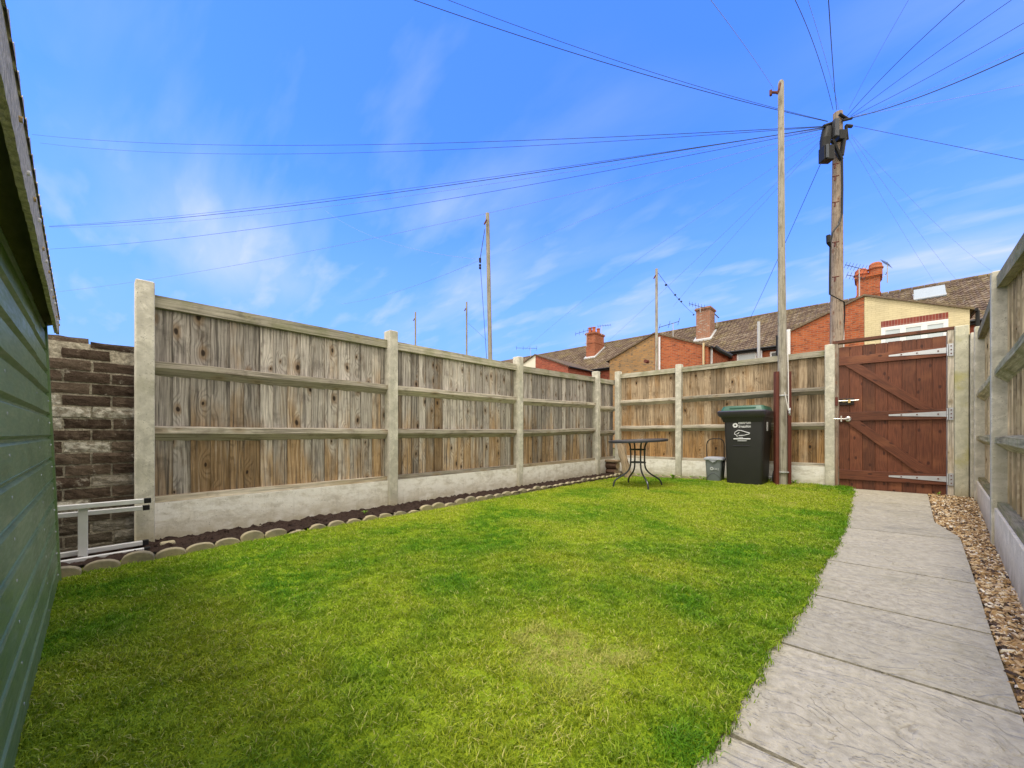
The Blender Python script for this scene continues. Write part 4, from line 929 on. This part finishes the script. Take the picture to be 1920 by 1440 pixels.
wire((1544,241,U),(94,427,23),(900,348),.009,Q,'thin cable running just below the thickest sagging cable')
wire((1544,242,U),(94,467,23),(900,363),.010,K,'cable below the thick bundle, reaching the shed corner on the left')
wire((1545,246,U),(100,548,20),(900,403),.009,Q,'long faint cable passing just over the top of the tall neighbouring post')
wire((1545,250,U),(960,470,22),(1200,371),.008,Q,'faint cable ending in the sky right of the tall neighbouring post')
wire((1546,252,U),(985,655,24),(1200,484),.007,Q,'faint cable dropping towards the roof end beyond the left fence')
wire((1546,256,U),(1140,640,23),(1253,536),.007,Q,'faint cable dropping to the chimney with four red pots')
wire((1547,258,U),(1262,575,18),(1360,460),.007,Q,'faint cable dropping to the gable roof behind the thin grey post')
wire((1539,306,U),(1408,594,20),(1472,456),.011,K,'dark cable dropping steeply behind the tall clothes post to the roof')
wire((1552,228,U),(760,-6,7.5),(1200,137),.010,K,'darker of the cables leaving the top edge of the photo left of the pole')
wire((1552,227,U),(825,-6,7.5),(1200,128),.007,K,'thinner cable leaving the top edge of the photo just right of the darker one')
wire((1451,167,5.5),(1325,-10,3.2),(1385,70),.004,Q,'faint line running up from the bracket of the clothes post','line','lines on the clothes post','line')
wire((1562,206,U),(1487,-8,6),(1535,110),.008,K,'cable rising left of vertical from the pole to the top edge')
wire((1573,205,U),(1512,-8,7),(1545,100),.006,Q,'very faint cable rising to the top edge beside the vertical cable')
wire((1569,206,U),(1553,-8,5),(1560,100),.009,K,'near vertical dark cable rising from the pole top')
wire((1592,204,U),(1708,-8,7),(1650,95),.006,Q,'faint cable rising steeply right of the pole')
wire((1588,218,U),(1818,-8,6),(1700,100),.009,K,'dark cable rising at a diagonal to the top edge right of the pole')
wire((1594,218,U),(1908,-8,6.5),(1740,110),.008,K,'cable rising to the top right corner of the photo')
wire((1596,219,U),(1930,37,6.5),(1750,140),.008,K,'cable reaching the right edge just below the top right corner')
wire((1598,220,U),(1930,84,6.0),(1750,165),.006,Q,'thin cable running just above the thickest right hand cable')
wire((1598,221,U),(1930,94,5.6),(1750,172),.014,K,'thickest of the cables reaching the right edge of the photo')
wire((1600,217,U),(1930,156,7),(1750,192),.007,Q,'cable running almost level from the pole to the right edge')
wire((1601,236,U),(1930,302,8),(1750,266),.008,K,'cable falling gently right from the pole to the right edge')
wire((1590,258,U),(1758,538,19),(1660,380),.0045,Q,'leftmost of three faint cables falling to the roofs right of the pole')
wire((1596,256,U),(1800,533,18.5),(1690,390),.005,Q,'middle of three faint cables falling to the roofs right of the pole')
wire((1596,252,U),(1862,510,17.5),(1710,375),.0045,Q,'rightmost of three faint cables falling to the roofs right of the pole')
wire((905,487,9.0),(610,395,18),(760,463),.006,Q,'very faint line rising left from the rope of the tall neighbouring post','line','lines on the neighbouring posts','line')
wire((897,489,9.0),(640,570,16),(780,535),.006,Q,'very faint line falling left from the rope of the tall neighbouring post','line','lines on the neighbouring posts','line')
# ---------------------------------------------------------------- neighbouring posts
def npost(px,pt,pb_,d_,r0,label,dx=0,extra=None):
    a=at(px,pt,d_); b=at(px+dx,813,d_); b.z=0; root=thing('line_post',b,label,'post','washing line posts in the neighbouring gardens')
    mb=MB(); mb.tube([b,a],[r0*1.15,r0],8); mk('timber_post',mb,M['pole'],root,smooth='auto')
    mb=MB(); q=at(px-1.5,pt+12,d_-.1); mb.tube([q,q+Vector((-.05,-.03,-.10))],.02,6); mk('line_hook',mb,M['rust'],root)
    return root
r9=npost(914,400,668,8.95,.045,'tallest weathered post beyond the left fence, with a rope beside it',9)
mb=MB(); mb.tube([at(909,430,8.9),at(900,487,8.9)],.009,5); mb.tube([at(900,487,8.9),at(905,560,8.9),at(913,680,8.9)],.006,5); mk('rope',mb,M['cable'],r9)
mb=MB()
for (a,b) in ((484,492),(496,499),(501,504)): mb.tube([at(900,a,8.9),at(900.3,b,8.9)],.028,6)
mk('line_pulley',mb,M['black'],r9)
npost(875,566,658,15,.032,'thin post beyond the left fence, just left of the tallest post',0)
npost(779,585,637,16,.034,'shortest looking post, farthest left above the left fence',0)
npost(1231,504,690,12,.042,'slim grey post in front of the ochre and red gable wall',0)
w1=wire((1234,512,12),(1303,590,22),(1268,556),.010,K,'line with dark beads from the slim post to the square chimney','line','lines on the neighbouring posts','line')
mb=MB()
for t in (.13,.32,.42,.48,.93):
    P=at(1234,512,12).lerp(at(1303,590,22),t); P.z-=.1; mb.lathe(tuple(P),[(0,-.05),(.05,0),(0,.05)],8)
mk('line_beads',mb,M['black'],w1)
wire((878,606,15),(915,640,20),None,.008,Q,'short faint line from the thin post down to the tallest post','line','lines on the neighbouring posts','line')
# ---------------------------------------------------------------- terrace houses
def brickmat(name,c1,c2,mort,dark=(.10,.05,.04),sc=1.0,darkamt=.6):
    m=MT(name,.9,.15); uv=m.uv(); b=m.n.new('ShaderNodeTexBrick'); m.l.new(uv,b.inputs['Vector']); b.inputs['Scale'].default_value=1; b.inputs['Brick Width'].default_value=.23; b.inputs['Row Height'].default_value=.078; b.inputs['Mortar Size'].default_value=.007; b.inputs['Bias'].default_value=.0
    b.inputs['Color1'].default_value=(*c1,1); b.inputs['Color2'].default_value=(*c2,1); b.inputs['Mortar'].default_value=(*mort,1)
    c=m.mix(m.mr(m.noise(m.map(uv,(4.3,12.8,1)),1,1),.60,.66,0,darkamt),b.outputs[0],dark)
    c=m.mix(m.mr(m.noise(uv,1.4,5,.6),.35,.7,0,.5),c,m.mix(1.0,c,(.7,.7,.72),'MULTIPLY'))
    m.col(c); m.bump(m.math('ADD',m.math('MULTIPLY',b.outputs['Fac'],-1.0),m.noise(uv,30,3)),.6,.01); return m.m
BR={'orange':brickmat('orange_brick',(.46,.13,.05),(.36,.09,.04),(.34,.22,.15)),
    'red':brickmat('red_brick',(.40,.10,.055),(.30,.07,.045),(.26,.17,.13)),
    'ochre':brickmat('ochre_brick',(.42,.23,.09),(.30,.19,.10),(.25,.20,.14),(.12,.10,.08),darkamt=.75),
    'cream':brickmat('cream_painted_brick',(.70,.60,.38),(.68,.585,.365),(.60,.51,.315),(.55,.46,.27),darkamt=.3),
    'pale':M['render'],
    'chim':brickmat('chimney_brick',(.42,.14,.07),(.34,.10,.05),(.30,.2,.14))}
def tilemat():
    m=MT('pantile_roof',.9,.15); r1,r2,_=m.sep(m.uv('rnd')); p=m.pos(); n=m.noise(p,1.3,5,.6); n2=m.noise(p,18,4,.6)
    c=m.ramp(r1,[(0,(.09,.06,.045)),(.4,(.12,.083,.062)),(.8,(.155,.112,.082)),(1,(.22,.175,.13))])
    c=m.mix(m.mr(n2,.5,.7,0,.6),c,(.28,.25,.19)); c=m.mix(m.mr(n,.45,.7,0,.5),c,(.22,.18,.08)); c=m.mix(m.mr(m.noise(p,7,3),.70,.74,0,.7),c,(.5,.48,.42))
    m.col(c); m.bump(n2,.6,.02); return m.m
TM=tilemat()
def roofmesh(xa,xb,y0,z0,y1,z1,mb):
    """pantile slope from eave (y0,z0) to ridge (y1,z1)"""
    L_=math.hypot(y1-y0,z1-z0); nr=int(L_/.23); nc=max(1,int(round((xb-xa)/.21))); ty,tz=(y1-y0)/L_,(z1-z0)/L_; ny_,nz_=-tz,ty
    if nz_<0: ny_,nz_=-ny_,-nz_
    cw=(xb-xa)/nc; prof=[(0,.0),(.18,-.012),(.42,-.012),(.62,.018),(.80,.034),(1.0,.0)]
    for r in range(nr):
        a=L_*r/nr; b=min(L_,L_*(r+1)/nr+.03)
        for c in range(nc):
            rr=(random.random(),random.random()); j=random.uniform(-.006,.006)
            for k in range(len(prof)-1):
                (u0,h0),(u1,h1)=prof[k],prof[k+1]; X0=xa+(c+u0)*cw; X1=xa+(c+u1)*cw
                def Pt(X,s,h): return (X,y0+ty*s+ny_*h,z0+tz*s+nz_*h)
                mb.face([Pt(X0,a,h0+.03+j),Pt(X1,a,h1+.03+j),Pt(X1,b,h1+j),Pt(X0,b,h0+j)],None,rr)
                mb.face([Pt(X0,a,h0-.01),Pt(X1,a,h1-.01),Pt(X1,a,h1+.03+j),Pt(X0,a,h0+.03+j)],None,rr)
EY,RYY,BKY=23.7,27.7,31.7; EZ,RZ=5.35,8.0; WY=20.0
def wallpoly(mb,pts,axis='y'):
    uv=[(p[0] if axis=='y' else p[1],p[2]) for p in pts]; mb.face(pts,uv,(.5,.5))
def house(xa,xb,wing,wcol,label,mat='orange',extra=None):
    """wing: +1 wing on the right side of the house, -1 on the left"""
    root=thing('terraced_house',((xa+xb)/2,EY,0),label,'house','terrace of brick houses behind the garden')
    e=.002
    mb=MB()
    wallpoly(mb,[(xa,EY,0),(xb,EY,0),(xb,EY,EZ),(xa,EY,EZ)]); wallpoly(mb,[(xb,BKY,0),(xa,BKY,0),(xa,BKY,EZ),(xb,BKY,EZ)])
    for X in (xa+e,xb-e): wallpoly(mb,[(X,EY,0),(X,BKY,0),(X,BKY,EZ),(X,RYY,RZ-.06),(X,EY,EZ)],'x')
    mk('wall',mb,BR[mat],root,fixn=False)
    mb=MB(); roofmesh(xa,xb,EY-.22,EZ-.10,RYY,RZ,mb)
    rf=mk('roof',mb,TM,root,fixn=False)
    mb=MB(); mb.face([(xa,BKY+.2,EZ-.1),(xb,BKY+.2,EZ-.1),(xb,RYY,RZ),(xa,RYY,RZ)]); mk('front_roof',mb,TM,root,fixn=False)
    mb=MB(); k=xa
    while k<xb-.05:
        kk=min(xb,k+.42); mb.tube([(k+.01,RYY,RZ+.0),(kk-.01,RYY,RZ+.0)],.10,10); k=kk
    mk('ridge_tiles',mb,TM,rf,fixn=False)
    mb=MB(); mb.tube([(xa,EY-.26,EZ-.13),(xb,EY-.26,EZ-.13)],.055,8); mb.box((xa,EY-.2,EZ-.25),(xb,EY-.03,EZ-.08),0); mk('gutter',mb,M['black'],root)
    # wing (lower, projects towards the viewer)
    ww=2.62; pk=xb if wing>0 else xa; far=pk-wing*ww; zt,ze=6.05,4.98
    xs0,xs1=(far,pk) if wing>0 else (pk,far); eps=.004*wing
    yb=EY+.9
    wg=MB(); wallpoly(wg,[(far,WY,0),(pk-eps,WY,0),(pk-eps,WY,zt),(far,WY,ze)]); wallpoly(wg,[(far,WY,0),(far,yb,0),(far,yb,ze),(far,WY,ze)],'x'); wallpoly(wg,[(pk-eps,WY,0),(pk-eps,yb,0),(pk-eps,yb,zt),(pk-eps,WY,zt)],'x')
    wgo=mk('rear_wing',wg,BR[wcol],root,fixn=False)
    mb=MB(); o_=.07; f2=far-wing*.10; zf=ze-.04
    for (h0,h1) in ((0.0,.07),):
        mb.poly([(f2,WY-o_,zf+h0),(pk,WY-o_,zt+h0),(pk,yb,zt+h0),(f2,yb,zf+h0),(f2,WY-o_,zf+h1),(pk,WY-o_,zt+h1),(pk,yb,zt+h1),(f2,yb,zf+h1)] if wing>0 else
                [(pk,WY-o_,zt+h0),(f2,WY-o_,zf+h0),(f2,yb,zf+h0),(pk,yb,zt+h0),(pk,WY-o_,zt+h1),(f2,WY-o_,zf+h1),(f2,yb,zf+h1),(pk,yb,zt+h1)],0)
    mk('wing_roof',mb,TM,wgo)
    mb=MB(); mb.tube([(f2-wing*.04,WY-.05,zf),(f2-wing*.04,yb-.8,zf)],.05,8); mk('wing_gutter',mb,M['black'],wgo)
    return root,wgo
def window(par,x0,x1,z0,z1,Y,panes,gl):
    fr=MB(); fw=.075
    fr.box((x0,Y-.03,z1-fw),(x1,Y+.01,z1),0); fr.box((x0,Y-.03,z0),(x1,Y+.01,z0+fw),0)
    n=panes; step=(x1-x0-fw)/n
    for i in range(n+1): fr.box((x0+i*step,Y-.031,z0+fw),(x0+i*step+fw,Y+.009,z1-fw))
    if n>1:
        for i in range(n):
            a=x0+i*step+fw; b=x0+(i+1)*step
            fr.box((a,Y-.026,z1-fw-.05),(b,Y+.004,z1-fw-.001),0); fr.box((a,Y-.026,z0+fw),(a+.04,Y+.004,z1-fw-.05)); fr.box((b-.04,Y-.026,z0+fw),(b,Y+.004,z1-fw-.05))
    w_=mk('window',fr,M['white'],par); g_=MB(); g_.box((x0+.03,Y-.010,z0+.03),(x1-.03,Y-.004,z1-.03)); mk('pane',g_,gl,w_)
    return w_
B=[-28.6,-24.55,-20.5,-16.45,-12.4,-8.35,-4.27,-.20,3.87,7.95]
info=[(-28.6,-24.5,-1,'red','farthest house of the terrace, roof just above the left fence'),
 (-24.55,-20.5,+1,'pale','house far down the terrace left of the pale gable'),
 (-20.5,-16.45,+1,'pale','distant terrace house whose pale gable edge shows above the left fence corner'),
 (-16.45,-12.4,-1,'red','terrace house under the chimney with four red pots'),
 (-12.4,-8.35,+1,'ochre','terrace house with the ochre brick half of the farther gable'),
 (-8.35,-4.27,-1,'orange','terrace house with the orange half gable and steel flue, below the square chimney'),
 (-4.27,-.20,+1,'orange','terrace house with the orange brick gable half left of the telegraph pole'),
 (-.20,3.87,-1,'cream','terrace house with cream painted gable wall and white three-pane window above gate'),
 (3.87,7.95,+1,'red','terrace house mostly hidden behind the right fence')]
HS=[]
for i,(a,b,wg_,col,lab) in enumerate(info): HS.append(house(a,b,wg_,col,lab,'red' if i%2 else 'orange'))
# cream house window with soldier course
Rc,Wc=HS[7]
x0=onY(1652,WY)[0]; q1=onY(1778,WY); zt_=H+(813-598)/FPX*q1[2]
window(Wc,x0,q1[0],zt_-1.05,zt_,WY-.012,3,M['glass'])
m=MT('soldier_brick',.9,.15); b_=m.n.new('ShaderNodeTexBrick'); m.l.new(m.map(m.uv(),(1,1,1),rot=(0,0,math.pi/2)),b_.inputs['Vector']); b_.inputs['Scale'].default_value=1; b_.inputs['Brick Width'].default_value=.24; b_.inputs['Row Height'].default_value=.078; b_.inputs['Mortar Size'].default_value=.006
b_.inputs['Color1'].default_value=(.27,.07,.05,1); b_.inputs['Color2'].default_value=(.19,.05,.045,1); b_.inputs['Mortar'].default_value=(.33,.2,.16,1); b_.offset=0; m.col(b_.outputs[0])
mb=MB(); mb.box((x0,WY-.012,zt_+.004),(q1[0],WY+.01,zt_+.235),2,off=(0,0)); mk('brick_lintel',mb,m.m,Wc)
# roof window on the cream house roof
q=onY(1742,25.2); 
def onroof(px,py):
    r=ray(px); k=(813-py)/FPX   # z=H+k*d ; z=EZ+(Y-EY)*s
    s=(RZ-EZ)/(RYY-EY); d=(EZ-EY*s-H)/(k-r[1]*s); return Vector((r[0]*d,r[1]*d,H+k*d))
p=onroof(1742,556); s=(RZ-EZ)/(RYY-EY); an=math.atan(s)
mb=MB(); Mx=Matrix.Translation(p)@Matrix.Rotation(an,4,'X'); mb.M=Mx
wv,hv=.52,.38
for bx in (((-wv,-hv,.02),(wv,-hv+.08,.12)),((-wv,hv-.08,.02),(wv,hv,.12)),((-wv,-hv+.08,.02),(-wv+.08,hv-.08,.119)),((wv-.08,-hv+.08,.02),(wv,hv-.08,.119))): mb.box(*bx)
rw=mk('roof_window',mb,M['lead'],Rc); mb=MB(); mb.M=Mx; mb.box((-wv+.06,-hv+.06,.05),(wv-.06,hv-.06,.09)); mk('pane',mb,M['glass'],rw)
mb=MB(); mb.M=Matrix.Translation(p+Vector((0,0,.03)))@Matrix.Rotation(an+.32,4,'X'); mb.box((-wv+.02,-hv,.14),(wv-.02,hv,.20)); mk('open_sash',mb,simple('sash_glass',(.30,.36,.44),.25),rw)
# downpipe right of cream gable, drainpipes etc.
def vpipe(root,px,py0,py1,Y,r_,mat,nm):
    q=onY(px,Y); z1=H+(813-py0)/FPX*q[2]; z0=max(.1,H+(813-py1)/FPX*q[2]-1.5); mb=MB(); mb.tube([(q[0],Y,z0),(q[0],Y,z1)],r_,8); return mk(nm,mb,mat,root,smooth='auto')
vpipe(Rc,1833,582,610,WY+.1,.05,M['black'],'downpipe')
Rf,Wf=HS[5]
vpipe(Rf,1319,643,684,WY-.1,.055,simple('brass_flue',(.55,.42,.24),.35,.5,.5),'flue')
vpipe(Rf,1334,652,680,WY+.3,.05,M['pipew'],'vent_pipe')
vpipe(Rf,1422.5,603,670,EY-.35,.07,M['lead'],'vent_pipe')
vpipe(Rf,1427,655,668,EY-.15,.055,M['pipew'],'drainpipe')
vpipe(HS[6][0],1458,629,665,EY-.3,.075,M['black'],'drainpipe')
vpipe(HS[6][0],1478.5,618,664,WY-.06,.07,M['pipew'],'soil_pipe')
vpipe(HS[4][0],1236.5,632,690,WY-.06,.05,M['pipew'],'drainpipe')
vpipe(HS[7][0],1579.5,606,660,WY-.06,.06,M['pipew'],'drainpipe')
q0=onY(1382,EY); q1=onY(1419,EY); zt_=H+(813-664)/FPX*q0[2]; window(Rf,q0[0],q1[0],zt_-1.2,zt_,EY-.012,1,M['glass'])
q0=onY(1444,EY); q1=onY(1468,EY); zt_=H+(813-660)/FPX*q0[2]; window(HS[6][0],q0[0],q1[0],zt_-1.2,zt_,EY-.012,1,M['dglass'])
# lean-to edge
a=at(1341,650,18.3); b=at(1372,668,18.0); mb=MB(); mb.tube([a,at(1350,657,18.2),b],.09,8); mk('lean_to_verge',mb,M['black'],Rf)
q=at(1210,677,19.4); mb=MB(); mb.tube([q,q+Vector((0,.3,0))],.09,10); mk('wall_vent',mb,M['rust'],HS[4][0])
# chimneys
def chimney(par,X,Y,zb,zt,wx,wy,pots,mat,stepband=True):
    mb=MB()
    def bx(x0,x1,y0,y1,z0,z1):
        wallpoly(mb,[(x0,y0,z0),(x1,y0,z0),(x1,y0,z1),(x0,y0,z1)]); wallpoly(mb,[(x1,y0,z0),(x1,y1,z0),(x1,y1,z1),(x1,y0,z1)],'x'); wallpoly(mb,[(x1,y1,z0),(x0,y1,z0),(x0,y1,z1),(x1,y1,z1)]); wallpoly(mb,[(x0,y1,z0),(x0,y0,z0),(x0,y0,z1),(x0,y1,z1)],'x'); mb.face([(x0,y0,z1),(x1,y0,z1),(x1,y1,z1),(x0,y1,z1)]); mb.face([(x0,y1,z0),(x1,y1,z0),(x1,y0,z0),(x0,y0,z0)])
    x0,x1,y0,y1=X-wx/2,X+wx/2,Y-wy/2,Y+wy/2
    bx(x0,x1,y0,y1,zb,zt-.18)
    for k,(o_,h) in enumerate(((.04,.06),(.08,.06),(.04,.06))): bx(x0-o_,x1+o_,y0-o_,y1+o_,zt-.18+.06*k+.001,zt-.12+.06*k)
    if stepband: bx(x0-.03,x1+.03,y0-.03,y1+.03,zb+(zt-zb)*.55,zb+(zt-zb)*.55+.07)
    c=mk('chimney',mb,mat,par,fixn=False)
    for (px_,py_,h,r_) in pots:
        mb=MB(); mb.lathe((X+px_,Y+py_,zt),[(r_*1.1,0),(r_,.05),(r_*.92,h-.08),(r_*1.12,h-.05),(r_*1.12,h),(r_*.8,h),(r_*.8,h-.1),(0,h-.12)],14); mk('chimney_pot',mb,M['potm'],c,smooth='auto')
    mb=MB(); s_=(RZ-EZ)/(RYY-EY); sl_=lambda y:EZ+(y-EY)*s_
    mb.poly([(x0-.12,y0-.15,sl_(y0-.15)+.05),(x1+.12,y0-.15,sl_(y0-.15)+.05),(x1+.12,y1,sl_(y1)+.05),(x0-.12,y1,sl_(y1)+.05),(x0-.12,y0-.15,sl_(y0-.15)+.14),(x1+.12,y0-.15,sl_(y0-.15)+.14),(x1+.12,y1,sl_(y1)+.14),(x0-.12,y1,sl_(y1)+.14)]); mk('flashing',mb,M['lead'],c)
    return c
chimney(HS[3][0],-15.55,26.1,6.6,8.45,.75,1.35,[(-.17,-.45,.42,.13),(.17,-.45,.40,.13),(-.17,.0,.30,.13),(.17,.2,.42,.13)],BR['chim'])
m=brickmat('patched_chimney',(.40,.17,.10),(.30,.15,.10),(.35,.30,.24),(.42,.40,.36),darkamt=.8)
chimney(HS[5][0],-7.62,26.0,6.5,8.6,.8,1.0,[],m,False)
# ribbed chimney with two thick round stacks
X4=onY(1628,26.0)[0]
c4=chimney(HS[6][0],X4,26.1,6.3,8.55,.85,.95,[],BR['orange'])
for (dx,dz) in ((-.26,0),(.26,.17)):
    mb=MB(); mb.lathe((X4+dx,26.0-.1,8.5),[(.25,0),(.25,.12+dz),(.29,.15+dz),(.29,.20+dz),(.25,.24+dz),(.24,.38+dz),(.16,.46+dz),(0,.47+dz)],18); mk('round_stack',mb,BR['orange'] if dx>0 else M['potm'],c4,smooth='auto')
# TV aerials
def aerial(px,py,py_b,d_,boom,n,elev,label,dirn=(1,0),back=1,par=None):
    base_=at(px,py_b,d_); top=at(px,py,d_); root=thing('tv_aerial',base_,label,'aerial','television aerials on the roofs')
    mb=MB(); mb.tube([base_,top],.02,6); mk('mast',mb,M['lead'],root)
    D=Vector((RX*dirn[0]+FX*dirn[1],RY*dirn[0]+FY*dirn[1],elev)).normalized(); S_=Vector((-D.y,D.x,0)).normalized()
    mb=MB(); mb.tube([top-D*boom*.3,top+D*boom*.7],.016,6)
    for k in range(n):
        c=top+D*boom*(-.28+.95*k/(n-1)); l_=.22-.012*k; mb.tube([c-S_*l_*.6-Vector((0,0,l_*.7)),c+S_*l_*.6+Vector((0,0,l_*.7))],.010,4)
    mk('aerial_head',mb,M['cable'],root)
    return root
aerial(1611,503,560,18.6,1.0,7,.25,'aerial left of the tall ribbed chimney, upper arm',(-1,0))
aerial(1611.5,520,560,18.5,.8,6,.3,'second, lower aerial on the same mast left of the ribbed chimney',(-1,.2))
r_=aerial(1664,495,530,18.9,.5,6,.9,'aerial on a bent arm right of the tall ribbed chimney',(0,1)); 
mb=MB(); mb.tube([at(1650,523,19),at(1660,516,19),at(1664,508,18.9)],.02,6); mk('bent_arm',mb,M['lead'],r_)
aerial(1313,575,586,23.5,1.0,6,.35,'aerial on top of the square patched chimney',(-.6,.4))
aerial(1344,592,612,24,.5,4,.1,'small aerial right of the square patched chimney',(.3,.6))
aerial(1100,620,650,29,1.3,5,-.3,'aerial left of the chimney with red pots',(-1,0))
aerial(1128,611,628,29,1.0,6,.1,'aerial above the chimney with red pots',(1,0))
aerial(995,653,672,33,1.8,4,.02,'upper aerial above the far end of the terrace roof',(-1,0))
aerial(1262,606,640,20,1.1,3,-.3,'thin aerial arm just right of the slim grey post',(-1,0))
